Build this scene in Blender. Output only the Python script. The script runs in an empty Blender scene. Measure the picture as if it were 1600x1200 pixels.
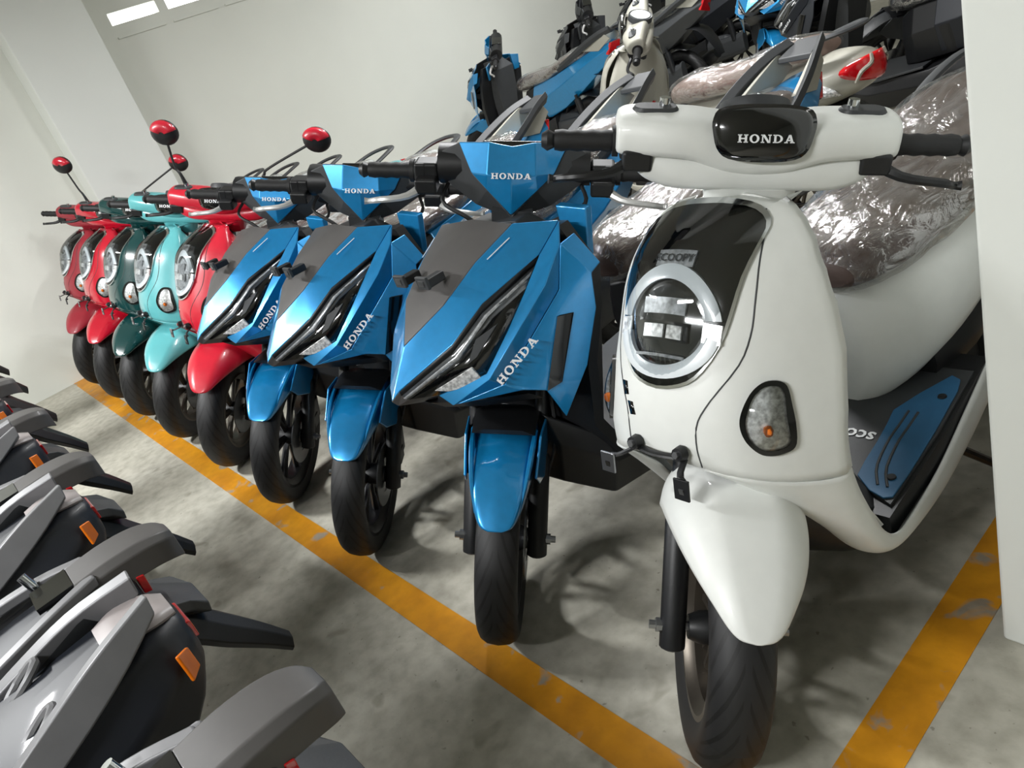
import bpy, math, random
import numpy as np
from mathutils import Matrix, Vector, noise

# ------------------------------------------------------------------ camera
SC = bpy.context.scene
COL = SC.collection
RW = np.array([[0.6356, 0.1436, -0.7586], [0.7012, -0.5180, 0.4894], [-0.3227, -0.8429, -0.4305]])
cam_d = bpy.data.cameras.new('camera')
cam_d.sensor_width = 36.0
cam_d.lens = 27.0
cam_d.clip_start = 0.02
cam = bpy.data.objects.new('camera', cam_d)
COL.objects.link(cam)
r_, d_, f_ = Vector(RW[:, 0]), Vector(RW[:, 1]), Vector(RW[:, 2])
cam.matrix_world = Matrix(((r_.x, -d_.x, -f_.x, 0), (r_.y, -d_.y, -f_.y, 0), (r_.z, -d_.z, -f_.z, 1.35), (0, 0, 0, 1)))
SC.camera = cam
SC.view_settings.view_transform = 'Standard'
SC.view_settings.look = 'None'
SC.view_settings.exposure = 0.6
SC.view_settings.gamma = 1.0
SC.view_settings.use_curve_mapping = False
# ------------------------------------------------------------------ world: closed basement, faint ambient only
wd = bpy.data.worlds.new('world')
SC.world = wd
wd.use_nodes = True
wd.node_tree.nodes['Background'].inputs[0].default_value = (0.75, 0.85, 1.0, 1)
wd.node_tree.nodes['Background'].inputs[1].default_value = 0.3
# ceiling battens: x, y, rotation about z, watts
CEIL = 2.75
LAMPS = [(-3.8, -1.2, 0.0, 104), (-0.7, -1.9, 0.0, 84), (-2.3, 2.5, 0.0, 46), (-4.0, 4.7, 0.0, 46), (0.6, 5.4, 0.0, 6)]

# ------------------------------------------------------------------ materials
MATS = {}
def _nodes(name):
    m = bpy.data.materials.new(name)
    m.use_nodes = True
    nt = m.node_tree
    return m, nt, nt.nodes['Principled BSDF']
def lin(c):
    return tuple((x / 12.92 if x <= 0.04045 else ((x + 0.055) / 1.055) ** 2.4) for x in c)
def srgb(r, g, b):
    return lin((r / 255, g / 255, b / 255))
def mat(name, rgb, rough=0.4, metal=0.0, coat=0.0, var=0.06, scale=30.0, bump=0.0, bscale=200.0, spec=0.5, flake=0.0):
    m, nt, p = _nodes(name)
    c = srgb(*rgb)
    tc = nt.nodes.new('ShaderNodeTexCoord')
    n = nt.nodes.new('ShaderNodeTexNoise')
    n.inputs['Scale'].default_value = scale
    n.inputs['Detail'].default_value = 4
    nt.links.new(tc.outputs['Object'], n.inputs['Vector'])
    mr = nt.nodes.new('ShaderNodeMapRange')
    mr.inputs[1].default_value = 0.3; mr.inputs[2].default_value = 0.7
    mr.inputs[3].default_value = 1 - var; mr.inputs[4].default_value = 1 + var
    nt.links.new(n.outputs['Fac'], mr.inputs[0])
    mx = nt.nodes.new('ShaderNodeMix'); mx.data_type = 'RGBA'; mx.blend_type = 'MULTIPLY'
    mx.inputs[0].default_value = 1
    mx.inputs[6].default_value = (*c, 1)
    nt.links.new(mr.outputs[0], mx.inputs[7])
    nt.links.new(mx.outputs[2], p.inputs['Base Color'])
    p.inputs['Roughness'].default_value = rough
    p.inputs['Metallic'].default_value = metal
    p.inputs['Coat Weight'].default_value = coat
    p.inputs['Coat Roughness'].default_value = 0.06
    p.inputs['Specular IOR Level'].default_value = spec
    if bump:
        n2 = nt.nodes.new('ShaderNodeTexNoise'); n2.inputs['Scale'].default_value = bscale
        nt.links.new(tc.outputs['Object'], n2.inputs['Vector'])
        b = nt.nodes.new('ShaderNodeBump'); b.inputs['Strength'].default_value = bump; b.inputs['Distance'].default_value = 0.002
        nt.links.new(n2.outputs['Fac'], b.inputs['Height'])
        nt.links.new(b.outputs['Normal'], p.inputs['Normal'])
    MATS[name] = m
    return m
def emit(name, rgb, strength):
    m, nt, p = _nodes(name)
    p.inputs['Emission Color'].default_value = (*srgb(*rgb), 1)
    p.inputs['Emission Strength'].default_value = strength
    MATS[name] = m
def glass(name, tint, gloss=0.06, opac=0.0, rough=0.03, milky=(200, 205, 205)):
    m = bpy.data.materials.new(name); m.use_nodes = True
    nt = m.node_tree; nt.nodes.clear()
    o = nt.nodes.new('ShaderNodeOutputMaterial')
    tr = nt.nodes.new('ShaderNodeBsdfTransparent'); tr.inputs[0].default_value = (*srgb(*tint), 1)
    g = nt.nodes.new('ShaderNodeBsdfGlossy'); g.inputs['Roughness'].default_value = rough
    fr = nt.nodes.new('ShaderNodeFresnel'); fr.inputs[0].default_value = 1.5
    mx = nt.nodes.new('ShaderNodeMixShader')
    ad = nt.nodes.new('ShaderNodeMath'); ad.operation = 'MULTIPLY_ADD'; ad.inputs[1].default_value = 0.38 if opac else 1.0; ad.inputs[2].default_value = gloss; ad.use_clamp = True
    nt.links.new(fr.outputs[0], ad.inputs[0]); nt.links.new(ad.outputs[0], mx.inputs[0])
    nt.links.new(tr.outputs[0], mx.inputs[1]); nt.links.new(g.outputs[0], mx.inputs[2])
    last = mx
    if opac > 0:
        df = nt.nodes.new('ShaderNodeBsdfDiffuse'); df.inputs[0].default_value = (*srgb(*milky), 1)
        tc = nt.nodes.new('ShaderNodeTexCoord')
        mp = nt.nodes.new('ShaderNodeMapping'); mp.inputs['Scale'].default_value = (9, 3.5, 9)
        nz = nt.nodes.new('ShaderNodeTexNoise'); nz.inputs['Scale'].default_value = 3.2; nz.inputs['Detail'].default_value = 5
        nz.inputs['Distortion'].default_value = 1.2
        nt.links.new(tc.outputs['Object'], mp.inputs[0]); nt.links.new(mp.outputs[0], nz.inputs['Vector'])
        bp = nt.nodes.new('ShaderNodeBump'); bp.inputs['Strength'].default_value = 1.0; bp.inputs['Distance'].default_value = 0.012
        nt.links.new(nz.outputs['Fac'], bp.inputs['Height'])
        nt.links.new(bp.outputs[0], g.inputs['Normal']); nt.links.new(bp.outputs[0], fr.inputs['Normal'])
        mr = nt.nodes.new('ShaderNodeMapRange'); mr.inputs[1].default_value = 0.42; mr.inputs[2].default_value = 0.75
        mr.inputs[3].default_value = opac * 0.2; mr.inputs[4].default_value = min(1.0, opac * 2.2)
        nt.links.new(nz.outputs['Fac'], mr.inputs[0])
        m2 = nt.nodes.new('ShaderNodeMixShader')
        nt.links.new(mr.outputs[0], m2.inputs[0]); nt.links.new(mx.outputs[0], m2.inputs[1]); nt.links.new(df.outputs[0], m2.inputs[2])
        last = m2
    nt.links.new(last.outputs[0], o.inputs[0])
    MATS[name] = m
mat('white', (222, 224, 220), 0.42, coat=0.15, var=0.02)
mat('blue', (20, 132, 192), 0.3, metal=0.42, coat=0.9, var=0.05, scale=60)
mat('deep_blue', (18, 92, 138), 0.32, coat=0.5, var=0.04)
mat('red', (196, 26, 48), 0.35, coat=0.35, var=0.05)
mat('crimson', (190, 18, 44), 0.22, coat=0.9, var=0.04)
mat('dark_red', (150, 34, 48), 0.42, coat=0.2, var=0.05)
mat('turquoise', (92, 172, 176), 0.3, coat=0.6, var=0.03)
mat('dark_green', (10, 58, 58), 0.2, coat=1.0, var=0.05)
mat('beige_grey', (168, 166, 154), 0.45, coat=0.1, var=0.03)
mat('matte_grey', (78, 76, 75), 0.5, coat=0.05, var=0.05)
mat('silver_matte', (116, 116, 118), 0.42, metal=0.2, var=0.05)
mat('film_grey', (156, 148, 147), 0.4, var=0.08)
mat('charcoal', (54, 56, 58), 0.5, var=0.06, bump=0.1)
mat('black_plastic', (20, 21, 23), 0.45, var=0.1, bump=0.08)
mat('mud_black', (11, 11, 12), 0.5, var=0.1, bump=0.08)
mat('gloss_black', (7, 8, 9), 0.12, coat=0.6, var=0.1)
mat('midnight', (22, 26, 34), 0.5, coat=0.06, var=0.06)
mat('rubber', (22, 22, 23), 0.6, var=0.1, bump=0.15)
mat('steel', (150, 152, 155), 0.28, metal=0.9, var=0.05)
mat('chrome', (215, 218, 220), 0.1, metal=1.0, var=0.02)
mat('bronze_rim', (92, 86, 78), 0.38, metal=0.8, var=0.05)
mat('black_rim', (26, 26, 28), 0.35, metal=0.4, var=0.05)
mat('ring_white', (212, 218, 222), 0.3, coat=0.4, var=0.02)
mat('lens_smoke', (70, 73, 76), 0.1, coat=1.0, var=0.3, scale=40)
mat('lens_dark', (30, 33, 36), 0.08, coat=1.0, var=0.1)
mat('lens_silver', (170, 173, 176), 0.22, metal=0.3, coat=0.5, var=0.35, scale=120)
mat('lever_alloy', (196, 196, 194), 0.35, metal=0.35, var=0.03)
mat('reflector', (225, 226, 226), 0.28, metal=0.35, var=0.5, scale=130)
mat('amber', (235, 120, 20), 0.25, coat=0.6, var=0.1)
mat('lamp_red', (206, 14, 24), 0.15, coat=1.0, var=0.08)
mat('seat_brown', (84, 68, 63), 0.5, var=0.12, bump=0.2)
mat('seat_tan', (150, 128, 120), 0.5, var=0.12, bump=0.2)
mat('seat_black', (30, 31, 35), 0.5, var=0.12, bump=0.2)
mat('mat_blue', (34, 92, 132), 0.55, var=0.06, bump=0.1)
mat('letter_white', (235, 237, 238), 0.4, var=0.01)
mat('letter_grey', (60, 62, 64), 0.4, var=0.01)
mat('dial_white', (226, 232, 228), 0.3, coat=0.6, var=0.04)
mat('paint_white', (224, 226, 218), 0.75, var=0.02, scale=2.0, bump=0.15, bscale=60)
mat('pillar_white', (226, 229, 224), 0.6, var=0.02, scale=2.0, bump=0.1, bscale=60)
mat('ceiling_white', (215, 215, 208), 0.8, var=0.03, scale=2.0)
mat('lamp_housing', (225, 225, 225), 0.4, var=0.02)
emit('tube_light', (255, 252, 245), 9.0)
emit('daylight', (255, 255, 252), 4.0)
glass('clear_lens', (244, 246, 246), 0.03, rough=0.02)
glass('smoke_lens', (120, 124, 128), 0.05, rough=0.03)
glass('film', (240, 238, 236), 0.03, opac=0.07, rough=0.13)
glass('film_milky', (235, 233, 232), 0.05, opac=0.42, rough=0.2)

def floor_like(name, line):
    m, nt, p = _nodes(name)
    N = nt.nodes.new; L = nt.links.new
    tc = N('ShaderNodeTexCoord')
    def noi(s, d=5, dist=0.0):
        n = N('ShaderNodeTexNoise'); n.inputs['Scale'].default_value = s; n.inputs['Detail'].default_value = d
        n.inputs['Distortion'].default_value = dist
        L(tc.outputs['Object'], n.inputs['Vector']); return n
    def ramp(src, stops):
        r = N('ShaderNodeValToRGB'); e = r.color_ramp.elements
        e[0].position, e[0].color = stops[0][0], (*stops[0][1], 1)
        e[1].position, e[1].color = stops[-1][0], (*stops[-1][1], 1)
        for pos, c in stops[1:-1]:
            k = e.new(pos); k.color = (*c, 1)
        L(src.outputs['Fac'], r.inputs[0]); return r
    def mul(a, b, fac=1.0):
        x = N('ShaderNodeMix'); x.data_type = 'RGBA'; x.blend_type = 'MULTIPLY'; x.inputs[0].default_value = fac
        L(a, x.inputs[6]); L(b, x.inputs[7]); return x.outputs[2]
    base = ramp(noi(1.6, 6, 0.6), [(0.3, srgb(168, 165, 152)), (0.55, srgb(186, 183, 170)), (0.75, srgb(196, 194, 182))])
    fine = ramp(noi(22, 6), [(0.3, (0.78, 0.77, 0.75)), (0.62, (1.05, 1.05, 1.05))])
    spots = ramp(noi(9, 2, 0.4), [(0.66, (1, 1, 1)), (0.74, (0.62, 0.6, 0.56))])
    specks = ramp(noi(60, 2), [(0.70, (1, 1, 1)), (0.76, (0.5, 0.48, 0.45))])
    conc = mul(mul(mul(base.outputs[0], fine.outputs[0]), spots.outputs[0], 0.75), specks.outputs[0], 0.8)
    out = conc
    if line:
        yel = ramp(noi(5, 5), [(0.3, srgb(196, 128, 14)), (0.7, srgb(222, 154, 22))])
        yel2 = mul(yel.outputs[0], fine.outputs[0], 0.6)
        wear = ramp(noi(11, 6, 0.5), [(0.61, (0, 0, 0)), (0.68, (1, 1, 1))])
        brown = N('ShaderNodeMix'); brown.data_type = 'RGBA'; brown.inputs[0].default_value = 0.45
        L(conc, brown.inputs[6]); brown.inputs[7].default_value = (*srgb(110, 78, 30), 1)
        x = N('ShaderNodeMix'); x.data_type = 'RGBA'
        L(wear.outputs[0], x.inputs[0]); L(yel2, x.inputs[6]); L(brown.outputs[2], x.inputs[7])
        out = x.outputs[2]
    L(out, p.inputs['Base Color'])
    p.inputs['Roughness'].default_value = 0.62 if not line else 0.5
    b = N('ShaderNodeBump'); b.inputs['Strength'].default_value = 0.18; b.inputs['Distance'].default_value = 0.004
    L(noi(45, 5).outputs['Fac'], b.inputs['Height']); L(b.outputs[0], p.inputs['Normal'])
    MATS[name] = m
floor_like('concrete', False)
floor_like('yellow_line', True)

def tyre_mat():
    m, nt, p = _nodes('tyre')
    N = nt.nodes.new; L = nt.links.new
    uv = N('ShaderNodeUVMap'); sp = N('ShaderNodeSeparateXYZ'); L(uv.outputs[0], sp.inputs[0])
    def math_(op, a, b=None):
        n = N('ShaderNodeMath'); n.operation = op
        for i, v in enumerate((a, b)):
            if v is None: continue
            if isinstance(v, (int, float)): n.inputs[i].default_value = v
            else: L(v, n.inputs[i])
        return n.outputs[0]
    v = math_('ABSOLUTE', math_('SUBTRACT', sp.outputs[1], 0.5))
    u = math_('ADD', math_('MULTIPLY', sp.outputs[0], 26.0), math_('MULTIPLY', v, 9.0))
    fr = math_('FRACT', u)
    g = math_('LESS_THAN', fr, 0.27)
    inb = math_('MULTIPLY', math_('GREATER_THAN', v, 0.03), math_('LESS_THAN', v, 0.30))
    groove = math_('MULTIPLY', g, inb)
    mx = N('ShaderNodeMix'); mx.data_type = 'RGBA'
    mx.inputs[6].default_value = (*srgb(27, 27, 28), 1); mx.inputs[7].default_value = (*srgb(8, 8, 8), 1)
    L(groove, mx.inputs[0]); L(mx.outputs[2], p.inputs['Base Color'])
    p.inputs['Roughness'].default_value = 0.58
    b = N('ShaderNodeBump'); b.inputs['Strength'].default_value = 0.9; b.inputs['Distance'].default_value = 0.006; b.invert = True
    L(groove, b.inputs['Height']); L(b.outputs[0], p.inputs['Normal'])
    MATS['tyre'] = m
tyre_mat()

# ------------------------------------------------------------------ mesh helpers (each returns (verts, faces))
def V(*a): return np.array(a, float)
def mir(vf):
    v = np.array(vf[0], float).copy(); v[:, 0] *= -1
    return v, [tuple(reversed(f)) for f in vf[1]]
def join(*vfs):
    vs, fs, o = [], [], 0
    for v, f in vfs:
        v = np.asarray(v, float).reshape(-1, 3)
        vs.append(v); fs += [tuple(i + o for i in q) for q in f]; o += len(v)
    return np.vstack(vs), fs
def both(vf): return join(vf, mir(vf))
def cr(P, n, closed=False):
    P = np.asarray(P, float); k = len(P)
    if k < 3 and not closed:
        t = np.linspace(0, 1, n).reshape((-1,) + (1,) * (P.ndim - 1))
        return P[0] * (1 - t) + P[-1] * t
    out = []
    for i in range(n):
        s = (i / n * k) if closed else (i / (n - 1) * (k - 1))
        j = int(math.floor(s)); 
        if not closed: j = min(j, k - 2)
        t = s - j
        if closed: a, b, c, d = P[(j - 1) % k], P[j % k], P[(j + 1) % k], P[(j + 2) % k]
        else:
            b, c = P[j], P[j + 1]
            a = P[j - 1] if j > 0 else 2 * b - c
            d = P[j + 2] if j + 2 < k else 2 * c - b
        out.append(0.5 * (2 * b + (c - a) * t + (2 * a - 5 * b + 4 * c - d) * t * t + (3 * b - a - 3 * c + d) * t ** 3))
    return np.array(out)
def gridf(nu, nv, cv=False, cu=False):
    fs = []
    for i in range(nu if cu else nu - 1):
        for j in range(nv if cv else nv - 1):
            a, b = i * nv + j, i * nv + (j + 1) % nv
            c, d = ((i + 1) % nu) * nv + (j + 1) % nv, ((i + 1) % nu) * nv + j
            fs.append((a, b, c, d))
    return fs
def patch(ctrl, nu, nv, cv=False):
    c = np.asarray(ctrl, float)
    g = cr(c, nu)
    g = np.swapaxes(cr(np.swapaxes(g, 0, 1), nv, cv), 0, 1)
    return g.reshape(-1, 3), gridf(nu, nv, cv)
def loft(rings, n=None, caps=True):
    R = np.asarray(rings, float)
    if n: R = cr(R, n)
    nu, nv = R.shape[:2]
    f = gridf(nu, nv, True)
    if caps: f += [tuple(reversed(range(nv))), tuple(range((nu - 1) * nv, nu * nv))]
    return R.reshape(-1, 3), f
def tube(path, r, seg=8, n=None, flat=1.0, up=(0, 0, 1)):
    P = np.asarray(path, float)
    rr = np.full(len(P), r, float) if np.isscalar(r) else np.asarray(r, float)
    if n:
        rr = cr(rr.reshape(-1, 1), n)[:, 0]; P = cr(P, n)
    rings = []
    for i in range(len(P)):
        t = P[min(i + 1, len(P) - 1)] - P[max(i - 1, 0)]
        t /= np.linalg.norm(t) + 1e-12
        u = np.asarray(up, float)
        if abs(t @ u) > 0.95: u = V(1, 0, 0) if abs(t[0]) < 0.9 else V(0, 1, 0)
        a = np.cross(t, u); a /= np.linalg.norm(a); b = np.cross(a, t)
        rings.append([P[i] + rr[i] * (math.cos(q) * a + math.sin(q) * b * flat) for q in np.linspace(0, 2 * math.pi, seg, endpoint=False)])
    return loft(rings)
def lathe(prof, c=(0, 0, 0), seg=32, closed=False):
    R = [[(c[0] + px, c[1] - pr * math.cos(q), c[2] + pr * math.sin(q)) for px, pr in prof] for q in np.linspace(0, 2 * math.pi, seg, endpoint=False)]
    R = np.array(R)
    return R.reshape(-1, 3), gridf(seg, len(prof), closed, True)
def lathe_z(prof, c=(0, 0, 0), seg=24):
    v, f = lathe([(p[1], p[0]) for p in prof], (0, 0, 0), seg)
    v = np.stack([v[:, 1], v[:, 2], v[:, 0]], 1) + np.array(c)
    return v, f
def box(c, s):
    c, s = np.array(c, float), np.array(s, float) / 2
    v = [c + s * V(a, b, d) for a in (-1, 1) for b in (-1, 1) for d in (-1, 1)]
    return np.array(v), [(0, 1, 3, 2), (4, 6, 7, 5), (0, 4, 5, 1), (2, 3, 7, 6), (0, 2, 6, 4), (1, 5, 7, 3)]
def slab(poly, off):
    """closed plate: polygon of 3D points extruded by vector off"""
    p = np.asarray(poly, float); n = len(p); q = p + np.asarray(off, float)
    return np.vstack([p, q]), [tuple(reversed(range(n))), tuple(range(n, 2 * n))] + [(i, (i + 1) % n, n + (i + 1) % n, n + i) for i in range(n)]
def rrect(w, h, r, seg=4):
    pts = []
    for cx, cy, a0 in ((w / 2 - r, h / 2 - r, 0), (-w / 2 + r, h / 2 - r, 90), (-w / 2 + r, -h / 2 + r, 180), (w / 2 - r, -h / 2 + r, 270)):
        for k in range(seg + 1):
            a = math.radians(a0 + 90 * k / seg); pts.append((cx + r * math.cos(a), cy + r * math.sin(a)))
    return pts
def sring(y, w, zb, zt, n=24, p=2.6, tilt=0.0, wt=1.0):
    """superellipse ring across the bike at depth y; wt scales the width at the top"""
    cz, h = (zb + zt) / 2, (zt - zb) / 2
    o = []
    for q in np.linspace(0, 2 * math.pi, n, endpoint=False):
        c, s = math.cos(q), math.sin(q)
        x = w * math.copysign(abs(c) ** (2 / p), c); z = h * math.copysign(abs(s) ** (2 / p), s)
        k = 1 + (wt - 1) * (z / h * 0.5 + 0.5) if h else 1
        o.append((x * k, y + tilt * z, cz + z))
    return o
RAKE = math.radians(26.5)
def steer(v, st, trail=0.084):
    k = V(0, math.sin(RAKE), math.cos(RAKE)); o = V(0, -trail, 0)
    v = np.asarray(v, float) - o; c, s = math.cos(st), math.sin(st)
    return o + v * c + np.cross(np.broadcast_to(k, v.shape), v) * s + np.outer(v @ k, k) * (1 - c)

def new_mesh(name, vf, material, sharp=40, uv=None):
    me = bpy.data.meshes.new(name)
    me.from_pydata([tuple(p) for p in np.asarray(vf[0])], [], [tuple(f) for f in vf[1]])
    me.update()
    me.polygons.foreach_set('use_smooth', [True] * len(me.polygons))
    if uv is not None:
        l = me.uv_layers.new(name='UVMap')
        for lp in me.loops: l.data[lp.index].uv = uv[lp.vertex_index]
    me.materials.append(MATS[material])
    try: me.set_sharp_from_angle(angle=math.radians(sharp))
    except Exception: pass
    return me
def obj(name, vf, material, parent=None, sharp=40, thick=0.0, bevel=0.0, uv=None, wn=False, off=-1):
    o = bpy.data.objects.new(name, new_mesh(name, vf, material, sharp, uv))
    COL.objects.link(o)
    if parent: o.parent = parent
    if thick:
        s = o.modifiers.new('thickness', 'SOLIDIFY'); s.thickness = thick; s.offset = off
    if bevel:
        b = o.modifiers.new('edge', 'BEVEL'); b.width = bevel; b.segments = 2; b.limit_method = 'ANGLE'; b.angle_limit = math.radians(18)
        b.harden_normals = True
    return o
def empty(name, label=None, cat=None, group=None):
    o = bpy.data.objects.new(name, None); o.empty_display_size = 0.1
    COL.objects.link(o)
    if label: o['label'] = label
    if cat: o['category'] = cat
    if group: o['group'] = group
    return o
def structure(o, label=None, cat=None):
    o['kind'] = 'structure'
    if label: o['label'] = label
    if cat: o['category'] = cat
    return o
def fix_normals(vf, away):
    """orient an open patch so that it faces away from the point 'away'"""
    v = np.asarray(vf[0], float); s = 0
    for f in vf[1]:
        a, b, c = v[f[0]], v[f[1]], v[f[2]]
        s += np.cross(b - a, c - a) @ ((a + b + c) / 3 - np.asarray(away, float))
    return (v, [tuple(reversed(f)) for f in vf[1]]) if s < 0 else vf
def recalc(vf):
    import bmesh
    bm = bmesh.new(); vs = [bm.verts.new(p) for p in vf[0]]
    for f in vf[1]:
        try: bm.faces.new([vs[i] for i in f])
        except ValueError: pass
    bmesh.ops.recalc_face_normals(bm, faces=bm.faces)
    bm.verts.index_update()
    out = (np.array([tuple(p.co) for p in bm.verts]), [tuple(q.index for q in f.verts) for f in bm.faces])
    bm.free(); return out

# slab-serif capitals for the five-letter maker lettering, drawn in a 1-high cell
def R4(x0, y0, x1, y1): return [(x0, y0), (x1, y0), (x1, y1), (x0, y1)]
def arcband(cx, cy, ro, ri, a0, a1, n=10):
    q = []
    A = np.radians(np.linspace(a0, a1, n + 1))
    for i in range(n):
        q.append([(cx + ro[0] * math.cos(A[i]), cy + ro[1] * math.sin(A[i])), (cx + ro[0] * math.cos(A[i + 1]), cy + ro[1] * math.sin(A[i + 1])),
                  (cx + ri[0] * math.cos(A[i + 1]), cy + ri[1] * math.sin(A[i + 1])), (cx + ri[0] * math.cos(A[i]), cy + ri[1] * math.sin(A[i]))])
    return q
GLYPH = {
 'H': (1.25, [R4(.12, 0, .4, 1), R4(.85, 0, 1.13, 1), R4(.4, .42, .85, .58), R4(0, 0, .52, .13), R4(0, .87, .52, 1), R4(.73, 0, 1.25, .13), R4(.73, .87, 1.25, 1)]),
 'O': (1.2, arcband(.6, .5, (.6, .53), (.3, .38), 0, 360, 20)),
 'N': (1.3, [R4(.14, 0, .3, 1), R4(1.0, 0, 1.16, 1), [(.1, 1), (.45, 1), (1.16, 0), (.85, 0)], R4(0, 0, .44, .13), R4(0, .87, .3, 1), R4(.86, .87, 1.3, 1)]),
 'D': (1.2, [R4(.12, 0, .4, 1), R4(0, 0, .5, .13), R4(0, .87, .5, 1)] + arcband(.5, .5, (.68, .5), (.38, .37), -90, 90, 10)),
 'A': (1.25, [[(.5, 1), (.72, 1), (.3, 0), (.12, 0)], [(.5, 1), (.78, 1), (1.15, 0), (.82, 0)], R4(.32, .26, .85, .4), R4(0, 0, .42, .13), R4(.7, 0, 1.25, .13)]),
}
def lettering(word, o, ex, ey, height, lift=0.0):
    """flat print: word laid with its baseline start at o, running along ex, upright along ey"""
    o, ex, ey = map(lambda a: np.asarray(a, float), (o, ex, ey))
    ex = ex / np.linalg.norm(ex); ey = ey - ex * (ey @ ex); ey /= np.linalg.norm(ey)
    n = np.cross(ex, ey); x = 0; vs, fs = [], []
    for ch in word:
        w, polys = GLYPH[ch]
        for p in polys:
            b = len(vs)
            vs += [o + height * ((x + a) * ex + c * ey) + n * lift for a, c in p]
            fs.append(tuple(range(b, b + len(p))))
        x += w + 0.18
    return np.array(vs), fs
def word_width(word): return sum(GLYPH[c][0] + 0.18 for c in word) - 0.18
def font_mesh(text, size, o, ex, ey, lift=0.0, shear=0.0):
    cu = bpy.data.curves.new('lettering', 'FONT'); cu.body = text; cu.size = size; cu.align_x = 'CENTER'; cu.align_y = 'CENTER'; cu.resolution_u = 2; cu.shear = shear
    cu.offset = size * 0.018
    ob = bpy.data.objects.new('lettering', cu)
    me = ob.to_mesh()
    v = np.array([tuple(p.co) for p in me.vertices]); f = [tuple(p.vertices) for p in me.polygons]
    ob.to_mesh_clear(); bpy.data.objects.remove(ob); bpy.data.curves.remove(cu)
    o, ex, ey = map(lambda a: np.asarray(a, float), (o, ex, ey))
    ex = ex / np.linalg.norm(ex); ey = ey - ex * (ey @ ex); ey /= np.linalg.norm(ey)
    n = np.cross(ex, ey)
    return o + np.outer(v[:, 0], ex) + np.outer(v[:, 1], ey) + n * lift, f

# ------------------------------------------------------------------ room
XW = -6.15
X1, Y0r, Y1r = 6.0, -6.0, 9.0
fl = structure(obj('floor', slab([(XW - .2, Y0r, 0), (X1, Y0r, 0), (X1, Y1r, 0), (XW - .2, Y1r, 0)], (0, 0, -.1)), 'concrete'), 'grey concrete garage floor with yellow bay lines', 'floor')
for p in ([(XW + .002, .492, .0006), (3.5, .492, .0006), (3.5, .582, .0006), (XW + .002, .582, .0006)],
          [(-.577, .582, .0006), (-.480, .582, .0006), (-.480, 6.5, .0006), (-.577, 6.5, .0006)]):
    ln = obj('painted_line', slab(p, (0, 0, .0012)), 'yellow_line', fl)
structure(obj('ceiling', box(((XW + X1) / 2, (Y0r + Y1r) / 2, CEIL + .05), (X1 - XW + .4, Y1r - Y0r + .4, .1)), 'ceiling_white'), 'pale painted garage ceiling', 'ceiling')
structure(obj('wall_back', box(((XW + X1) / 2, Y1r + .1, CEIL / 2), (X1 - XW, .2, CEIL)), 'paint_white'), 'pale wall far behind the parked scooters', 'wall')
structure(obj('wall_front', box(((XW + X1) / 2, Y0r - .1, CEIL / 2), (X1 - XW, .2, CEIL)), 'paint_white'), 'pale wall behind the viewer', 'wall')
structure(obj('wall_right', box((X1 + .1, (Y0r + Y1r) / 2, CEIL / 2), (.2, Y1r - Y0r, CEIL)), 'paint_white'), 'pale wall on the far side of the garage', 'wall')
# left wall with a band of small high windows: pieces around the openings
WIN = [(1.95, 2.30), (2.37, 2.72), (2.79, 3.14)]
ZB, ZT = 2.045, 2.122
wl = [box((XW - .1, (Y0r + Y1r) / 2, ZB / 2), (.2, Y1r - Y0r, ZB)), box((XW - .1, (Y0r + Y1r) / 2, (ZT + CEIL) / 2), (.2, Y1r - Y0r, CEIL - ZT))]
ys = [Y0r] + [q for w in WIN for q in w] + [Y1r]
for i in range(0, len(ys), 2):
    wl.append(box((XW - .1, (ys[i] + ys[i + 1]) / 2, (ZB + ZT) / 2), (.2, ys[i + 1] - ys[i], ZT - ZB)))
structure(obj('wall_left', join(*wl), 'paint_white'), 'pale cream plastered wall with narrow high windows', 'wall')
for i, (a, b) in enumerate(WIN):
    w = structure(obj('window_%d' % (i + 1), box((XW - .11, (a + b) / 2, (ZB + ZT) / 2), (.01, b - a, ZT - ZB)), 'daylight'),
                  ['bright narrow high window nearest the wall pillar', 'bright narrow high window second from the wall pillar', 'narrow high window third from the wall pillar'][i], 'window')
    obj('window_sill', box((XW + .006, (a + b) / 2, 1.962), (.012, b - a + .01, .012)), 'paint_white', w)
structure(obj('wall_pillar', box((XW + .12, 1.50, CEIL / 2), (.24, .54, CEIL)), 'pillar_white', bevel=.006), 'square pale pillar standing out of the left wall', 'pillar')
structure(obj('wall_pillar', box((-.449 + .3, 1.127 + .3, CEIL / 2), (.6, .6, CEIL)), 'pillar_white', bevel=.008), 'square white pillar beside the white scooter', 'pillar')

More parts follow.
